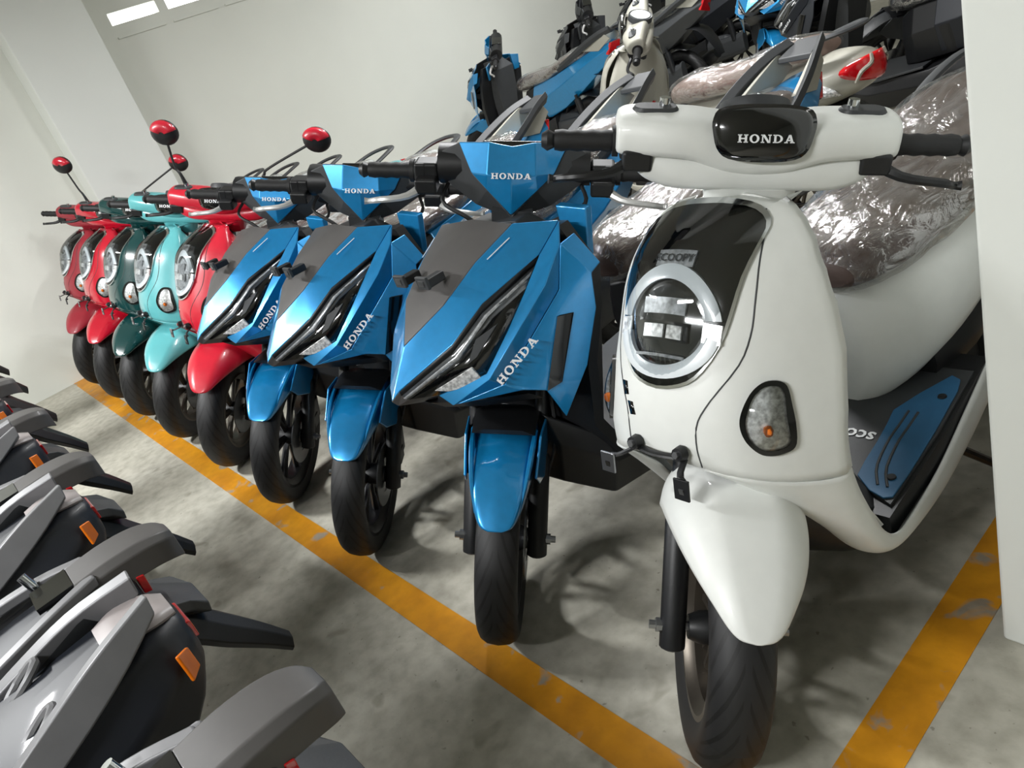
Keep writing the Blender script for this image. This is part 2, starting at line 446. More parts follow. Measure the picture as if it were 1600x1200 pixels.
# ------------------------------------------------------------------ ceiling lamps (with their own light)
for i, (x, y, rz, watt) in enumerate(LAMPS):
    t = empty('ceiling_lamp', ['white twin tube ceiling lamp above the aisle', 'white twin tube ceiling lamp above the white scooter', 'white twin tube ceiling lamp behind the front row',
                               'white twin tube ceiling lamp over the rear bikes by the left wall', 'white twin tube ceiling lamp in the far right corner'][i], 'lamp', 'ceiling lamps')
    t.location = (x, y, CEIL); t.rotation_euler = (0, 0, rz)
    obj('housing', slab([(-.64, -.11, -.05), (.64, -.11, -.05), (.64, .11, -.05), (-.64, .11, -.05)], (0, 0, .05)), 'lamp_housing', t, bevel=.01)
    for s in (-.05, .05):
        obj('tube', tube([(-.6, s, -.07), (.6, s, -.07)], .013, 10), 'tube_light', t)
    for s in (-.61, .61):
        obj('tube_holder', box((s, 0, -.068), (.02, .15, .05)), 'lamp_housing', t)
    ld = bpy.data.lights.new('lamp_light', 'AREA'); ld.shape = 'RECTANGLE'; ld.size = 1.2; ld.size_y = .13
    ld.energy = watt; ld.color = (0.98, 0.99, 1.0)
    lo = bpy.data.objects.new('lamp_light', ld); COL.objects.link(lo); lo.parent = t; lo.location = (0, 0, -.09)

# ------------------------------------------------------------------ scooters: shared builders
class Bike:
    def __init__(s, name, st):
        s.root = empty(name); s.st = st
    def add(s, name, vf, material, st=False, parent=None, **k):
        if st: vf = (steer(vf[0], s.st), vf[1])
        return obj(name, vf, material, parent or s.root, **k)
def add_wheel(b, name, c, r, w, rr, rim_mat, st, spokes=5, disc=1):
    h = r - rr
    prof = [(-w * .34, rr - .006), (-w * .40, rr + .004), (-w * .5, rr + h * .42), (-w * .49, rr + h * .62), (-w * .42, r - h * .20), (-w * .27, r - h * .06),
            (-w * .12, r - .0015), (0, r), (w * .12, r - .0015), (w * .27, r - h * .06), (w * .42, r - h * .20), (w * .49, rr + h * .62), (w * .5, rr + h * .42), (w * .40, rr + .004), (w * .34, rr - .006)]
    seg = 56
    v, f = lathe(prof, c, seg)
    # the seam column is repeated so that the tread coordinate runs once around
    np_ = len(prof); v = np.vstack([v, v[:np_]])
    f = [tuple(i if not (q[0] // np_ == seg - 1 and i < np_) else i + seg * np_ for i in q) for q in f]
    uv = [(i // np_ / seg, (i % np_) / (np_ - 1)) for i in range(len(v))]
    ty = b.add(name, fix_normals((v, f), c), 'tyre', st, uv=uv, sharp=50)
    rp = [(-w * .40, rr + .010), (-w * .40, rr - .006), (-w * .30, rr - .014), (-w * .22, rr - .028), (w * .22, rr - .028), (w * .30, rr - .014), (w * .40, rr - .006), (w * .40, rr + .010)]
    parts = [lathe(rp, c, 40)]
    for k in range(spokes):
        for d in (-.16, .16):
            a = 2 * math.pi * k / spokes + .3
            p0 = V(c[0], c[1] - .03 * math.cos(a), c[2] + .03 * math.sin(a))
            p1 = V(c[0], c[1] - (rr - .02) * math.cos(a + d), c[2] + (rr - .02) * math.sin(a + d))
            parts.append(tube([p0, (p0 + p1) / 2, p1], [.013, .0095, .012], 6, up=(1, 0, 0), flat=.8))
    b.add('rim', join(*parts), rim_mat, st, parent=ty, sharp=35)
    b.add('hub', lathe([(-.055, 0), (-.055, .022), (-.035, .03), (.035, .034), (.055, .024), (.055, 0)], c, 20), 'black_plastic', st, parent=ty)
    if disc:
        x = c[0] + disc * .052
        b.add('brake_disc', join(lathe([(x - c[0] - .002, .055), (x - c[0] - .002, .098), (x - c[0] + .002, .098), (x - c[0] + .002, .055)], c, 32, True),
                                 lathe([(x - c[0], .02), (x - c[0], .058)], c, 12)), 'steel', st, parent=ty)
    return ty
def add_fork(b, axle, half, top):
    for s in (-1, 1):
        a = V(s * half, axle[1], axle[2]); t = V(s * half, top[1], top[2])
        d = (t - a) / np.linalg.norm(t - a)
        f = b.add('fork_leg', join(tube([a - d * .045, a - d * .04, a + d * .20, a + d * .21], [.016, .024, .024, .019], 12), tube([a + d * .2, t], .0155, 10)), 'black_plastic', True)
        b.add('axle_nut', lathe([(-.018, 0), (-.018, .008), (-.006, .008), (-.006, .013), (.006, .013), (.006, 0)] if s < 0 else [(-.006, 0), (-.006, .013), (.006, .013), (.006, .008), (.018, .008), (.018, 0)],
                                a + V(s * .026, 0, 0), 8), 'steel', True, parent=f)
    x = half - .004
    b.add('brake_caliper', join(box((x - .004, axle[1] + .085, axle[2] + .06), (.05, .06, .09)), box((x + .014, axle[1] + .06, axle[2] + .03), (.02, .05, .05))), 'black_plastic', True, bevel=.006)
    b.add('axle', tube([(-half, axle[1], axle[2]), (half, axle[1], axle[2])], .009, 8), 'steel', True)
    b.add('brake_hose', tube([(half + .01, axle[1] + .07, axle[2] + .10), (half + .035, axle[1] + .12, axle[2] + .22), (half + .01, axle[1] + .18, axle[2] + .36)], .0045, 6, n=12), 'rubber', True)
def add_grips(b, x0, x1, y, z, r=.0165, lever_y=-.055, lever_z=-.035, lever=('black_plastic', 'black_plastic'), rise=0.0):
    for i, s in enumerate((-1, 1)):
        n = 9; pr = [(s * (x0 + (x1 - x0) * t), y, z + rise * t) for t in np.linspace(0, 1, n)]
        g = b.add('grip', tube(pr, [r * (1.12 if k % 2 else 1.0) for k in range(n)], 14), 'rubber', True)
        b.add('grip_flange', tube([(s * (x0 - .004), y, z), (s * (x0 + .006), y, z)], r * 1.55, 16), 'rubber', True, parent=g)
        b.add('bar_end', tube([(s * x1, y, z + rise), (s * (x1 + .012), y, z + rise), (s * (x1 + .022), y, z + rise)], [r * .75, r * 1.1, r * .7], 12), 'black_plastic', True, parent=g)
        lv = tube([(s * (x0 - .03), y + lever_y * .5, z + lever_z * .6), (s * (x0 + .01), y + lever_y, z + lever_z), (s * (x0 + .07), y + lever_y * 1.15, z + lever_z * 1.15),
                   (s * (x1 - .005), y + lever_y * .75, z + lever_z * 1.5), (s * (x1 + .008), y + lever_y * .75, z + lever_z * 1.5)], [.012, .0085, .0075, .0065, .0085], 8, n=14)
        b.add('brake_lever', lv, lever[i], True)
        b.add('lever_bracket', join(box((s * (x0 - .035), y - .03, z + lever_z * .5), (.05, .05, .035)), box((s * (x0 - .02), y - .005, z), (.028, .044, .05))), 'black_plastic', True, bevel=.006)
def add_mirror(b_root, st, s, base, mid, head, rx, rz, shell_mat):
    r = tube([base, V(*base) * .5 + V(*mid) * .5 + V(0, 0, .01), mid, head], [.009, .006, .005, .005], 8, n=16)
    m = obj('mirror', (steer(r[0], st), r[1]), 'black_plastic', b_root)
    h = V(*head)
    rings = []
    for t, k in ((-.022, .25), (-.02, .6), (-.012, .9), (0, 1.0), (.010, .98), (.013, .9)):
        rings.append([(h[0] + rx * k * math.cos(q), h[1] + t, h[2] + rz * k * math.sin(q)) for q in np.linspace(0, 2 * math.pi, 24, endpoint=False)])
    v, f = loft(rings)
    obj('mirror_shell', (steer(v, st), f), 'black_plastic', m)
    # coloured cap on the upper half of the shell's front
    rings = []
    for t, k in ((-.025, .2), (-.0235, .6), (-.0155, .9), (-.004, 1.02)):
        rings.append([(h[0] + rx * k * math.cos(q), h[1] + t, h[2] + rz * k * math.sin(q)) for q in np.radians(np.linspace(18, 162, 14))])
    v = np.array(rings)
    obj('mirror_cap', fix_normals((steer(v.reshape(-1, 3), st), gridf(4, 14)), steer(np.array([h + V(0, .1, 0)]), st)[0]), shell_mat, m, thick=.002)
    g = [(h[0] + rx * .88 * math.cos(q), h[1] + .0135, h[2] + rz * .88 * math.sin(q)) for q in np.linspace(0, 2 * math.pi, 24, endpoint=False)]
    obj('mirror_glass', (steer(np.array(g), st), [tuple(range(24))]), 'chrome', m)
def film_over(rings, grow=.012, amp=.010, freq=14.0, seed=0.0, n=40, drop=.0):
    R = cr(np.asarray(rings, float), n); out = []
    for i, ring in enumerate(R):
        c = ring.mean(0)
        for p in ring:
            d = p - c; d /= np.linalg.norm(d) + 1e-9
            q = Vector((p[0] * freq, p[1] * freq * .55 + seed, p[2] * freq))
            w = abs(noise.noise(q)) * 1.6 + .5 * noise.noise(q * 2.7)
            out.append(p + d * (grow + amp * w))
    nv = R.shape[1]
    return np.array(out), gridf(n, nv, True)
def add_rear(b, y, r, w, rr, tip, plate_w=.055, rim='black_rim'):
    add_wheel(b, 'rear_tyre', (0, y, r), r, w, rr, rim, False, disc=0)
    b.add('engine', join(loft([sring(y - .42, .07, .24, .42, 12), sring(y - .30, .12, .17, .44, 12), sring(y - .12, .11, .19, .42, 12), sring(y - .05, .09, .22, .38, 12)]),
                         loft([[(.10 + q[0] * .5, q[1], q[2]) for q in sring(yy, .075, .2 + k, .38 + k, 12)] for yy, k in ((y - .30, .0), (y - .1, .01), (y + .06, .03), (y + .1, .05))])), 'charcoal', bevel=.006)
    e = b.add('exhaust', join(tube([(-.14, y - .3, .22), (-.15, y - .1, .26), (-.155, y + .18, .36), (-.15, y + .26, .39)], [.03, .05, .055, .04], 14, n=14)), 'black_plastic')
    b.add('exhaust_shield', loft([[(-.205 + .004 * k, yy, zz + h * s) for s in (-1, -.3, .3, 1)][::1] + [(-.215 + .004 * k, yy, zz + h * s) for s in (1, .3, -.3, -1)] for k, (yy, zz, h) in enumerate(((y - .06, .28, .02), (y + .08, .33, .035), (y + .2, .37, .025)))]), 'charcoal', parent=e)
    for s in (1,):
        b.add('rear_shock', join(tube([(s * .12, y + .02, .30), (s * .12, y - .02, .55)], .012, 8), tube([(s * .12, y + .01, .36), (s * .12, y - .012, .52)], .026, 10)), 'black_plastic')
    b.add('side_stand', tube([(.13, y - .55, .22), (.22, y - .38, .03), (.25, y - .36, .008)], [.011, .009, .012], 8), 'black_plastic')
    b.add('rear_hugger', patch([[(s * w * .75, y + (r + .03) * math.cos(a), r + (r + .03) * math.sin(a)) for s in (-1, 0, 1)] for a in np.radians([60, 95, 130, 160])], 12, 5), 'black_plastic', thick=.004)

# ------------------------------------------------------------------ round-faced retro scooter
_ks = np.array([.60, .635, .675, .735, .79, .86, .915, .945, .958])
_ky = np.array([.018, .020, .032, .057, .090, .137, .190, .240, .285])
_yc_p = np.polyfit(_ks - .78, _ky, 5)
def ycen(s): return float(np.polyval(_yc_p, s - .78))
def FS(x, s, off=0.0):
    """front cover surface of the retro scooter: lateral x, centre-line height s"""
    d = V(x * 3.2, -.85, .42); d /= np.linalg.norm(d)
    return V(x, ycen(s) + 1.0 * x * x + 40 * x ** 4, s - 1.7 * x * x) + d * off
def fs_disc(outline, centre, base, dome, rings=6, n=40):
    """domed disc on the front cover, given by a closed outline in (x, s)"""
    P = cr(np.array(outline, float), n, True); c = np.array(centre, float)
    vs = []
    for k in range(rings):
        t = 1 - k / (rings - .5) if k < rings else 0
        for p in P:
            q = c + (p - c) * t
            vs.append(FS(q[0], q[1], base + dome * (1 - t * t)))
    vs.append(FS(c[0], c[1], base + dome))
    f = gridf(rings, n, True) + [((rings - 1) * n + i, (rings - 1) * n + (i + 1) % n, rings * n) for i in range(n)]
    return fix_normals((np.array(vs), f), (0, .5, .75))
def fs_band(outline, w, base, top, n=48):
    """raised rim band following a closed outline in (x, s)"""
    P = cr(np.array(outline, float), n, True); c = P.mean(0); rings = []
    for i, p in enumerate(P):
        d = (p - c) / np.linalg.norm(p - c)
        a, e = p - d * w, p + d * w
        rings.append([FS(a[0], a[1], base), FS(a[0], a[1], top), FS(e[0], e[1], top), FS(e[0], e[1], base)])
    R = np.array(rings)
    return R.reshape(-1, 3), gridf(n, 4, True, True)
def mirror_outline(half): return half + [(-x, s) for x, s in reversed(half) if x > 1e-6]
LENS = mirror_outline([(0, .735), (.045, .745), (.072, .767), (.094, .808), (.104, .85), (.110, .895), (.115, .930), (.112, .947), (.085, .956), (.04, .958), (0, .958)])
SIG = [(.135, .725), (.142, .752), (.155, .767), (.172, .765), (.180, .735), (.186, .690), (.176, .675), (.158, .671), (.143, .685), (.135, .705)]

def build_retro(name, st):
    b = Bike(name, st); A = b.add
    # ---- wheel, fork and mudguard (turned with the bars)
    add_wheel(b, 'front_tyre', (0, 0, .245), .245, .104, .158, 'bronze_rim', True, spokes=6, disc=1)
    add_fork(b, (0, 0, .245), .082, (0, .235, .64))
    rows = []
    for ph, R, w, d in ((49, .308, .006, .004), (50, .309, .026, .008), (53, .311, .042, .014), (59, .314, .060, .026), (68, .318, .082, .044), (80, .323, .101, .066), (95, .328, .114, .085), (110, .330, .119, .095), (124, .326, .116, .10), (138, .316, .108, .10)):
        a = math.radians(ph); row = []
        for x, k in ((-1.0, 1.0), (-.93, .62), (-.76, .30), (-.50, .055), (-.25, .008), (0, 0), (.25, .008), (.50, .055), (.76, .30), (.93, .62), (1.0, 1.0)):
            rad = R - d * k
            row.append((x * w, -rad * math.cos(a), .245 + rad * math.sin(a)))
        rows.append(row)
    A('front_mudguard', fix_normals(patch(rows, 36, 31), (0, 0, .3)), 'white', True, thick=.004, sharp=60)
    # ---- front cover
    S = np.concatenate([np.linspace(.958, .90, 16), np.linspace(.893, .62, 18)])
    xe = np.interp(S, [.62, .72, .8, .86, .90, .93, .945, .955, .958], [.221, .218, .210, .197, .182, .162, .142, .118, .100])
    g = []
    for s, e in zip(S, xe):
        row = [FS(u * e, s) for u in np.linspace(-1, 1, 25)]
        row = [row[0] + V(-.003, .035, -.002), row[0] + V(-.006, .012, 0)] + row + [row[-1] + V(.006, .012, 0), row[-1] + V(.003, .035, -.002)]
        g.append(row)
    g.insert(0, [p + V(0, .05, -.012) for p in g[0]])
    g = np.array(g)
    A('front_cover', fix_normals((g.reshape(-1, 3), gridf(len(g), 29)), (0, .5, .75)), 'white', thick=.004)
    seam = [(.098, .955), (.115, .936), (.126, .90), (.130, .865), (.130, .825), (.120, .783), (.087, .727), (.072, .694), (.070, .655), (.074, .622)]
    for sg in (1, -1):
        P = cr(np.array(seam), 30)
        A('panel_seam', tube([FS(sg * x, s, -.0006) for x, s in P], .0016, 6), 'charcoal')
    low = [[(.075, .024, .610), (.14, .052, .587), (.19, .105, .559), (.221, .160, .538), (.225, .196, .535)],
           [(.095, .068, .56), (.15, .090, .53), (.193, .128, .51), (.223, .170, .485), (.227, .205, .485)],
           [(.122, .122, .50), (.165, .135, .465), (.200, .162, .445), (.224, .195, .42), (.228, .228, .42)],
           [(.146, .170, .43), (.176, .180, .395), (.205, .200, .375), (.225, .228, .355), (.227, .258, .355)],
           [(.160, .22, .35), (.184, .23, .318), (.208, .248, .302), (.225, .278, .295), (.224, .305, .308)],
           [(.168, .295, .29), (.190, .305, .268), (.210, .325, .260), (.223, .355, .268), (.219, .370, .295)],
           [(.17, .46, .262), (.19, .47, .245), (.208, .48, .243), (.219, .50, .262), (.215, .505, .308)],
           [(.165, .62, .262), (.185, .62, .252), (.202, .63, .256), (.214, .65, .284), (.21, .655, .35)],
           [(.15, .80, .282), (.174, .80, .277), (.19, .81, .282), (.205, .82, .32), (.20, .82, .39)]]
    for sg in (1, -1):
        p = fix_normals(patch(low, 40, 14), (0, .4, .6))
        A('lower_side_cover', p if sg > 0 else mir(p), 'white', thick=.004)
    A('belly_pan', loft([sring(.20, .10, .30, .46, 16), sring(.26, .15, .235, .44, 16), sring(.36, .185, .195, .36, 16), sring(.6, .185, .20, .32, 16), sring(.86, .16, .22, .34, 16)], 16), 'black_plastic')
    for k, (xx, ss) in enumerate(((-.082, .728), (-.062, .697))):
        A('vent_slot', (np.array([FS(xx - .010, ss + .012, .001), FS(xx + .004, ss + .010, .001), FS(xx + .012, ss - .010, .001), FS(xx - .001, ss - .010, .001)]), [(0, 1, 2, 3)]), 'gloss_black', thick=.002, off=1)
    # ---- headlamp
    hl = A('headlamp', fs_disc(LENS, (0, .845), .003, .002, 10, 60), 'gloss_black')
    A('lamp_rim', fs_band(LENS, .0022, -.004, .006), 'chrome', parent=hl)
    cx, cs, rx, rs = 0, .824, .096, .076
    def arc(a0, a1, r0, r1, o0, o1, n=22):
        rr = []
        for a in np.radians(np.linspace(a0, a1, n)):
            c, s = math.cos(a), math.sin(a)
            rr.append([FS(rx * r0 * c, cs + rs * r0 * s, o0), FS(rx * r0 * c, cs + rs * r0 * s, o1), FS(rx * (r0 + r1) / 2 * c, cs + rs * (r0 + r1) / 2 * s, o1 + .002), FS(rx * r1 * c, cs + rs * r1 * s, o1), FS(rx * r1 * c, cs + rs * r1 * s, o0)])
        return loft(rr)
    A('light_ring', arc(10, 172, .76, 1.0, .003, .011), 'ring_white', parent=hl)
    A('light_ring', arc(192, 350, .76, 1.0, .003, .011), 'ring_white', parent=hl)
    circ = [(rx * .70 * math.cos(a), cs + rs * .70 * math.sin(a)) for a in np.linspace(0, 2 * math.pi, 24, endpoint=False)]
    A('projector', fs_disc(circ, (0, cs), .004, .006), 'lens_dark', parent=hl)
    def tile(x0, x1, s0, s1, o, nm, m, t=.004):
        xs = np.linspace(x0, x1, 6)
        P = [FS(x, s0, o) for x in xs] + [FS(x, s1, o) for x in xs[::-1]]
        Q = [p + V(0, -t * .85, t * .4) for p in P]
        n = len(P)
        A(nm, recalc((np.array(P + Q), [tuple(range(n)), tuple(range(n, 2 * n))] + [(i, (i + 1) % n, n + (i + 1) % n, n + i) for i in range(n)])), m, parent=hl)
    tile(-.040, .040, .836, .858, .009, 'reflector_bar', 'lens_silver')
    tile(-.048, .048, .800, .826, .010, 'reflector_bar', 'lens_dark')
    tile(-.030, .008, .804, .822, .0145, 'led_lens', 'reflector')
    tile(.014, .040, .804, .822, .0145, 'led_lens', 'reflector')
    tile(-.046, .046, .778, .782, .010, 'reflector_bar', 'lens_silver')
    for sg in (-1, 1):
        a, e = sorted((sg * .070, sg * .097))
        tile(a, e, .806, .832, .008, 'side_reflector', 'reflector')
    tile(-.036, .036, .897, .915, .0045, 'badge', 'lens_silver', .004)
    fx, fy = FS(.01, .903) - FS(-.01, .903), FS(0, .911) - FS(0, .895)
    A('badge_lettering', font_mesh('SCOOPY', .0185, FS(0, .906, .0098), fx, fy), 'letter_grey', parent=hl)
    A('lens_cover', fs_disc(LENS, (0, .845), .005, .024, 14, 64), 'clear_lens', parent=hl, sharp=80)
    # ---- turn signals
    for sg in (1, -1):
        o = [(sg * x, s) for x, s in SIG]
        cc = (sg * .160, .716)
        t = A('turn_signal', fs_disc(o, cc, .002, .002), 'reflector')
        A('bezel', fs_band(o, .0035, -.002, .007), 'gloss_black', parent=t)
        p = FS(sg * .162, .705, .008)
        A('bulb', lathe_z([(0, -.010), (.006, -.007), (.008, 0), (.006, .007), (0, .010)], p, 10), 'amber', parent=t)
        A('lens', fs_disc(o, cc, .004, .012), 'clear_lens', parent=t, sharp=80)
    # ---- number plate bracket under the nose
    pb = A('plate_bracket', join(tube([FS(-.050, .632, .006), FS(0, .628, .016), FS(.050, .632, .006)], .007, 8, n=9, flat=.6)), 'black_plastic')
    for sg in (-1, 1):
        q = FS(sg * .046, .640, .007)
        A('bracket_boss', tube([q, q + V(0, -.012, .005)], [.014, .011], 10), 'black_plastic', parent=pb)
        A('bracket_bolt', tube([q + V(0, -.011, .004), q + V(0, -.017, .007)], .006, 6), 'steel', parent=pb)
        a = FS(sg * .050, .630, .008)
        e = a + (V(-.034, -.030, -.004) if sg < 0 else V(.012, -.026, -.022))
        A('bracket_arm', tube([a, (a + e) / 2 + V(0, -.012, 0), e], .006, 6, n=6, flat=.5), 'black_plastic', parent=pb)
        pl = [e + V(-.015, -.004, .008), e + V(.015, -.004, .008), e + V(.016, -.014, -.026), e + V(-.013, -.014, -.026)]
        A('bracket_tab', recalc(slab(pl, (0, -.004, .001))), 'steel' if sg < 0 else 'black_plastic', parent=pb, bevel=.001)
        h = e + V(.002, -.0142, -.010)
        A('tab_hole', box(h, (.009, .002, .010)), 'gloss_black' if sg < 0 else 'steel', parent=pb)
    # ---- handlebar
    def hb(st_list, n=40):
        rings = []
        for x, yc, hy, zb, zt in st_list:
            cz, hz = (zb + zt) / 2, (zt - zb) / 2
            rings.append([(x, yc - hy * math.copysign(abs(math.cos(q)) ** .7, math.cos(q)) + .25 * hz * math.sin(q), cz + hz * math.copysign(abs(math.sin(q)) ** .6, math.sin(q))) for q in np.linspace(0, 2 * math.pi, 20, endpoint=False)])
        return recalc(loft(rings, n))
    def sym(h): return [(-x, *r) for x, *r in reversed(h) if x > 0] + h
    A('handlebar_cover', hb(sym([(0, .388, .062, .972, 1.056), (.05, .388, .062, .977, 1.058), (.10, .388, .060, .994, 1.064), (.15, .390, .055, .998, 1.066), (.20, .396, .046, .996, 1.066), (.222, .398, .040, .998, 1.060), (.227, .398, .030, 1.004, 1.05)])), 'white', True)
    A('handlebar_lower_cover', hb(sym([(0, .392, .062, .946, 1.0), (.07, .392, .062, .946, 1.005), (.13, .394, .056, .946, 1.01), (.17, .398, .048, .955, 1.012), (.190, .400, .040, .968, 1.01), (.196, .400, .028, .978, 1.005)])), 'white', True)
    A('steering_neck', join(loft([[(x * w, .375 + y * d, z) for x, y in rrect(2, 2, .6)] for z, w, d in ((.90, .064, .03), (.93, .072, .04), (.955, .078, .045))])), 'white', True)
    A('steering_stem', tube([(0, .33, .84), (0, .385, .95)], .028, 12), 'black_plastic', True)
    VIS = mirror_outline([(0, 1.010), (.050, 1.013), (.070, 1.026), (.078, 1.048), (.080, 1.066), (.070, 1.083), (.035, 1.090), (0, 1.091)])
    def vis_pt(x, z, o): return V(x, .306 + 1.6 * x * x + .38 * max(z - 1.02, 0) + 3.0 * max(z - 1.05, 0) ** 2 - o, z + o * .4)
    P = cr(np.array(VIS), 40, True); vv = []
    for k in range(6):
        t = 1 - k / 5.5
        vv += [vis_pt(p[0] * t, 1.05 + (p[1] - 1.05) * t, .010 * (1 - t * t)) for p in P]
    vv.append(vis_pt(0, 1.05, .010))
    vz = A('meter_visor', fix_normals((np.array(vv), gridf(6, 40, True) + [(200 + i, 200 + (i + 1) % 40, 240) for i in range(40)]), (0, .6, 1.0)), 'gloss_black', True, thick=.022)
    w = word_width('HONDA'); h = .0125
    A('maker_lettering', lettering('HONDA', vis_pt(-w * h / 2, 1.037, .014), (1, 0, 0), (0, .5, 1), h), 'letter_white', True, parent=vz)
    dial = lathe_z([(0, .004), (.046, .004), (.050, .002), (.056, .004), (.058, -.004), (.058, -.02)], (0, 0, 0), 28)
    ca, sa = math.cos(-.55), math.sin(-.55)
    dv = dial[0] @ np.array([[1, 0, 0], [0, ca, sa], [0, -sa, ca]]) + V(0, .425, 1.062)
    sp_ = A('speedometer', (dv, dial[1]), 'charcoal', True)
    fc_ = lathe_z([(0, .0055), (.046, .0055)], (0, 0, 0), 28)
    A('dial', (fc_[0] @ np.array([[1, 0, 0], [0, ca, sa], [0, -sa, ca]]) + V(0, .425, 1.062), fc_[1]), 'dial_white', True, parent=sp_)
    for sg in (-1, 1):
        A('switch_cluster', recalc(loft([[(sg * .165 + x, .395 + y, z) for x, y in rrect(.075 * k, .038 * k, .018 * k)] for z, k in ((1.055, 1.0), (1.066, 1.0), (1.071, .9))])), 'charcoal', True)
        A('mirror_socket', tube([(sg * .150, .40, 1.06), (sg * .150, .40, 1.083)], [.010, .009], 10), 'chrome', True)
    add_grips(b, .226, .330, .400, 1.010)
    # ---- inner shield, floor board and mat
    A('inner_shield', fix_normals(patch([[(-.10, .32, .935), (-.05, .335, .945), (0, .34, .947), (.05, .335, .945), (.10, .32, .935)],
                             [(-.185, .285, .80), (-.1, .36, .80), (0, .385, .80), (.1, .36, .80), (.185, .285, .80)],
                             [(-.214, .215, .62), (-.1, .345, .62), (0, .37, .62), (.1, .345, .62), (.214, .215, .62)],
                             [(-.219, .21, .48), (-.1, .32, .47), (0, .35, .47), (.1, .32, .47), (.219, .21, .48)],
                             [(-.215, .28, .345), (-.1, .345, .335), (0, .36, .335), (.1, .345, .335), (.215, .28, .345)]], 16, 16), (0, 0, .7)), 'white', thick=.006)
    A('glove_pocket', recalc(loft([[(x, y, z) for x, z in [(sg * (.05 + u * .045), .66 + v_ * .06) for u, v_ in rrect(2, 2, .5)]] for sg, y in ((1, .35), (1, .375))])), 'charcoal', parent=None, bevel=.003)
    fb = [(.205, .32, .325), (.207, .55, .35375), (.198, .80, .385)]
    A('floor_board', recalc(slab([V(*p) for p in fb] + [V(-p[0], p[1], p[2]) for p in reversed(fb)], (0, 0, -.05))), 'black_plastic')
    def fz(y): return float(np.interp(y, [.30, .82], [.3225, .3875]))
    def matpiece(pts, lift, t): 
        return recalc(slab([V(x, y, fz(y) + lift) for x, y in pts], (0, 0, t)))
    m0 = A('floor_mat', matpiece([(.196, .345), (.199, .55), (.192, .74), (.06, .74), (.0, .70), (-.06, .74), (-.192, .74), (-.199, .55), (-.196, .345), (-.10, .385), (.10, .385)], .0005, .006), 'charcoal')
    for sg in (-1, 1):
        inner = [(.180, .352), (.150, .362), (.112, .392), (.108, .43), (.106, .49), (.102, .54), (.096, .585)]
        outer = [(.160, .715), (.180, .705), (.188, .67), (.194, .55), (.196, .42), (.194, .36)]
        bl = A('mat_inlay', matpiece([(sg * x, y) for x, y in inner + [(.122, .645)] + outer], .0066, .004), 'mat_blue', parent=m0, bevel=.0015)
        for k, off in enumerate((.022, .045)):
            P = [V(sg * (x + off * .8), y + .004, fz(y) + .0108) for x, y in [(.140, .375), (.118, .42), (.108, .49), (.108, .54), (.108, .585)]]
            A('mat_groove', tube(cr(P, 12), .003, 6), 'charcoal', parent=m0)
        for x, y in ((.168, .645), (.172, .405)):
            A('mat_stud', lathe_z([(0, .003), (.008, .003), (.009, 0)], (sg * x, y, fz(y) + .0106), 12), 'black_plastic', parent=m0)
    A('mat_lettering', font_mesh('scoopy', .046, (0.03, .50, fz(.50) + .0075), (-1, .0, 0), (0, -1, -.125), .0008), 'letter_white', parent=m0)
    # ---- body, seat, tail
    body = [sring(.60, .035, .36, .58, 24, 2.4), sring(.625, .075, .345, .62, 24, 2.6), sring(.68, .128, .365, .650, 24, 2.8, wt=.95), sring(.78, .172, .405, .672, 24, 2.8, wt=.9), sring(.95, .192, .455, .690, 24, 2.7, wt=.82),
            sring(1.15, .192, .50, .715, 24, 2.6, wt=.8), sring(1.32, .176, .54, .748, 24, 2.5, wt=.78), sring(1.48, .140, .585, .770, 24, 2.3, wt=.8), sring(1.60, .088, .630, .765, 24, 2.2, wt=.85), sring(1.65, .03, .67, .735, 24, 2.0)]
    A('body_cover', recalc(loft(body, 36)), 'white')
    A('lower_body', recalc(loft([sring(.72, .13, .30, .50, 16), sring(.9, .165, .34, .52, 16), sring(1.15, .15, .42, .58, 16), sring(1.4, .10, .53, .64, 16)], 12)), 'black_plastic')
    seat = [sring(.575, .045, .650, .690, 24, 2.3), sring(.60, .085, .640, .725, 24, 2.5), sring(.68, .125, .640, .752, 24, 2.7), sring(.80, .150, .655, .762, 24, 2.8), sring(.95, .162, .672, .765, 24, 2.8), sring(1.10, .160, .690, .790, 24, 2.8),
            sring(1.25, .148, .715, .822, 24, 2.7), sring(1.38, .118, .745, .828, 24, 2.5), sring(1.45, .070, .765, .812, 24, 2.3)]
    se = A('seat', recalc(loft(seat, 36)), 'seat_brown')
    A('plastic_film', film_over(seat, seed=3.0, n=56), 'film', parent=se, sharp=70)
    A('grab_rail', tube([(.12, 1.22, .76), (.135, 1.35, .80), (.11, 1.50, .835), (.05, 1.575, .845), (-.05, 1.575, .845), (-.11, 1.50, .835), (-.135, 1.35, .80), (-.12, 1.22, .76)], .017, 8, n=32, flat=.55), 'charcoal')
    # tail lamp: two red lenses parted by a pale swoosh, on the rounded tail
    def tailpt(a, z, off=0.0):
        t = (z - .60) / .16
        y = 1.655 - .30 * (abs(math.sin(a)) ** 2.2) - .9 * (z - .705) ** 2 * 4
        w = .155
        return V((w + off) * math.sin(a), y + off, z)
    def tail_patch(a0, a1, z0, z1, off, n=9):
        g_ = [[tailpt(a, z0 + (z1 - z0) * t, off) for t in np.linspace(0, 1, 6)] for a in np.linspace(a0, a1, n)]
        return fix_normals((np.array(g_).reshape(-1, 3), gridf(n, 6)), (0, 1.2, .7))
    egg = []
    for k in range(6):
        t = 1 - k / 5.5
        egg += [tailpt(.66 * t * math.cos(q), .706 + .046 * t * math.sin(q), .006 + .006 * (1 - t * t)) for q in np.linspace(0, 2 * math.pi, 28, endpoint=False)]
    egg.append(tailpt(0, .706, .012))
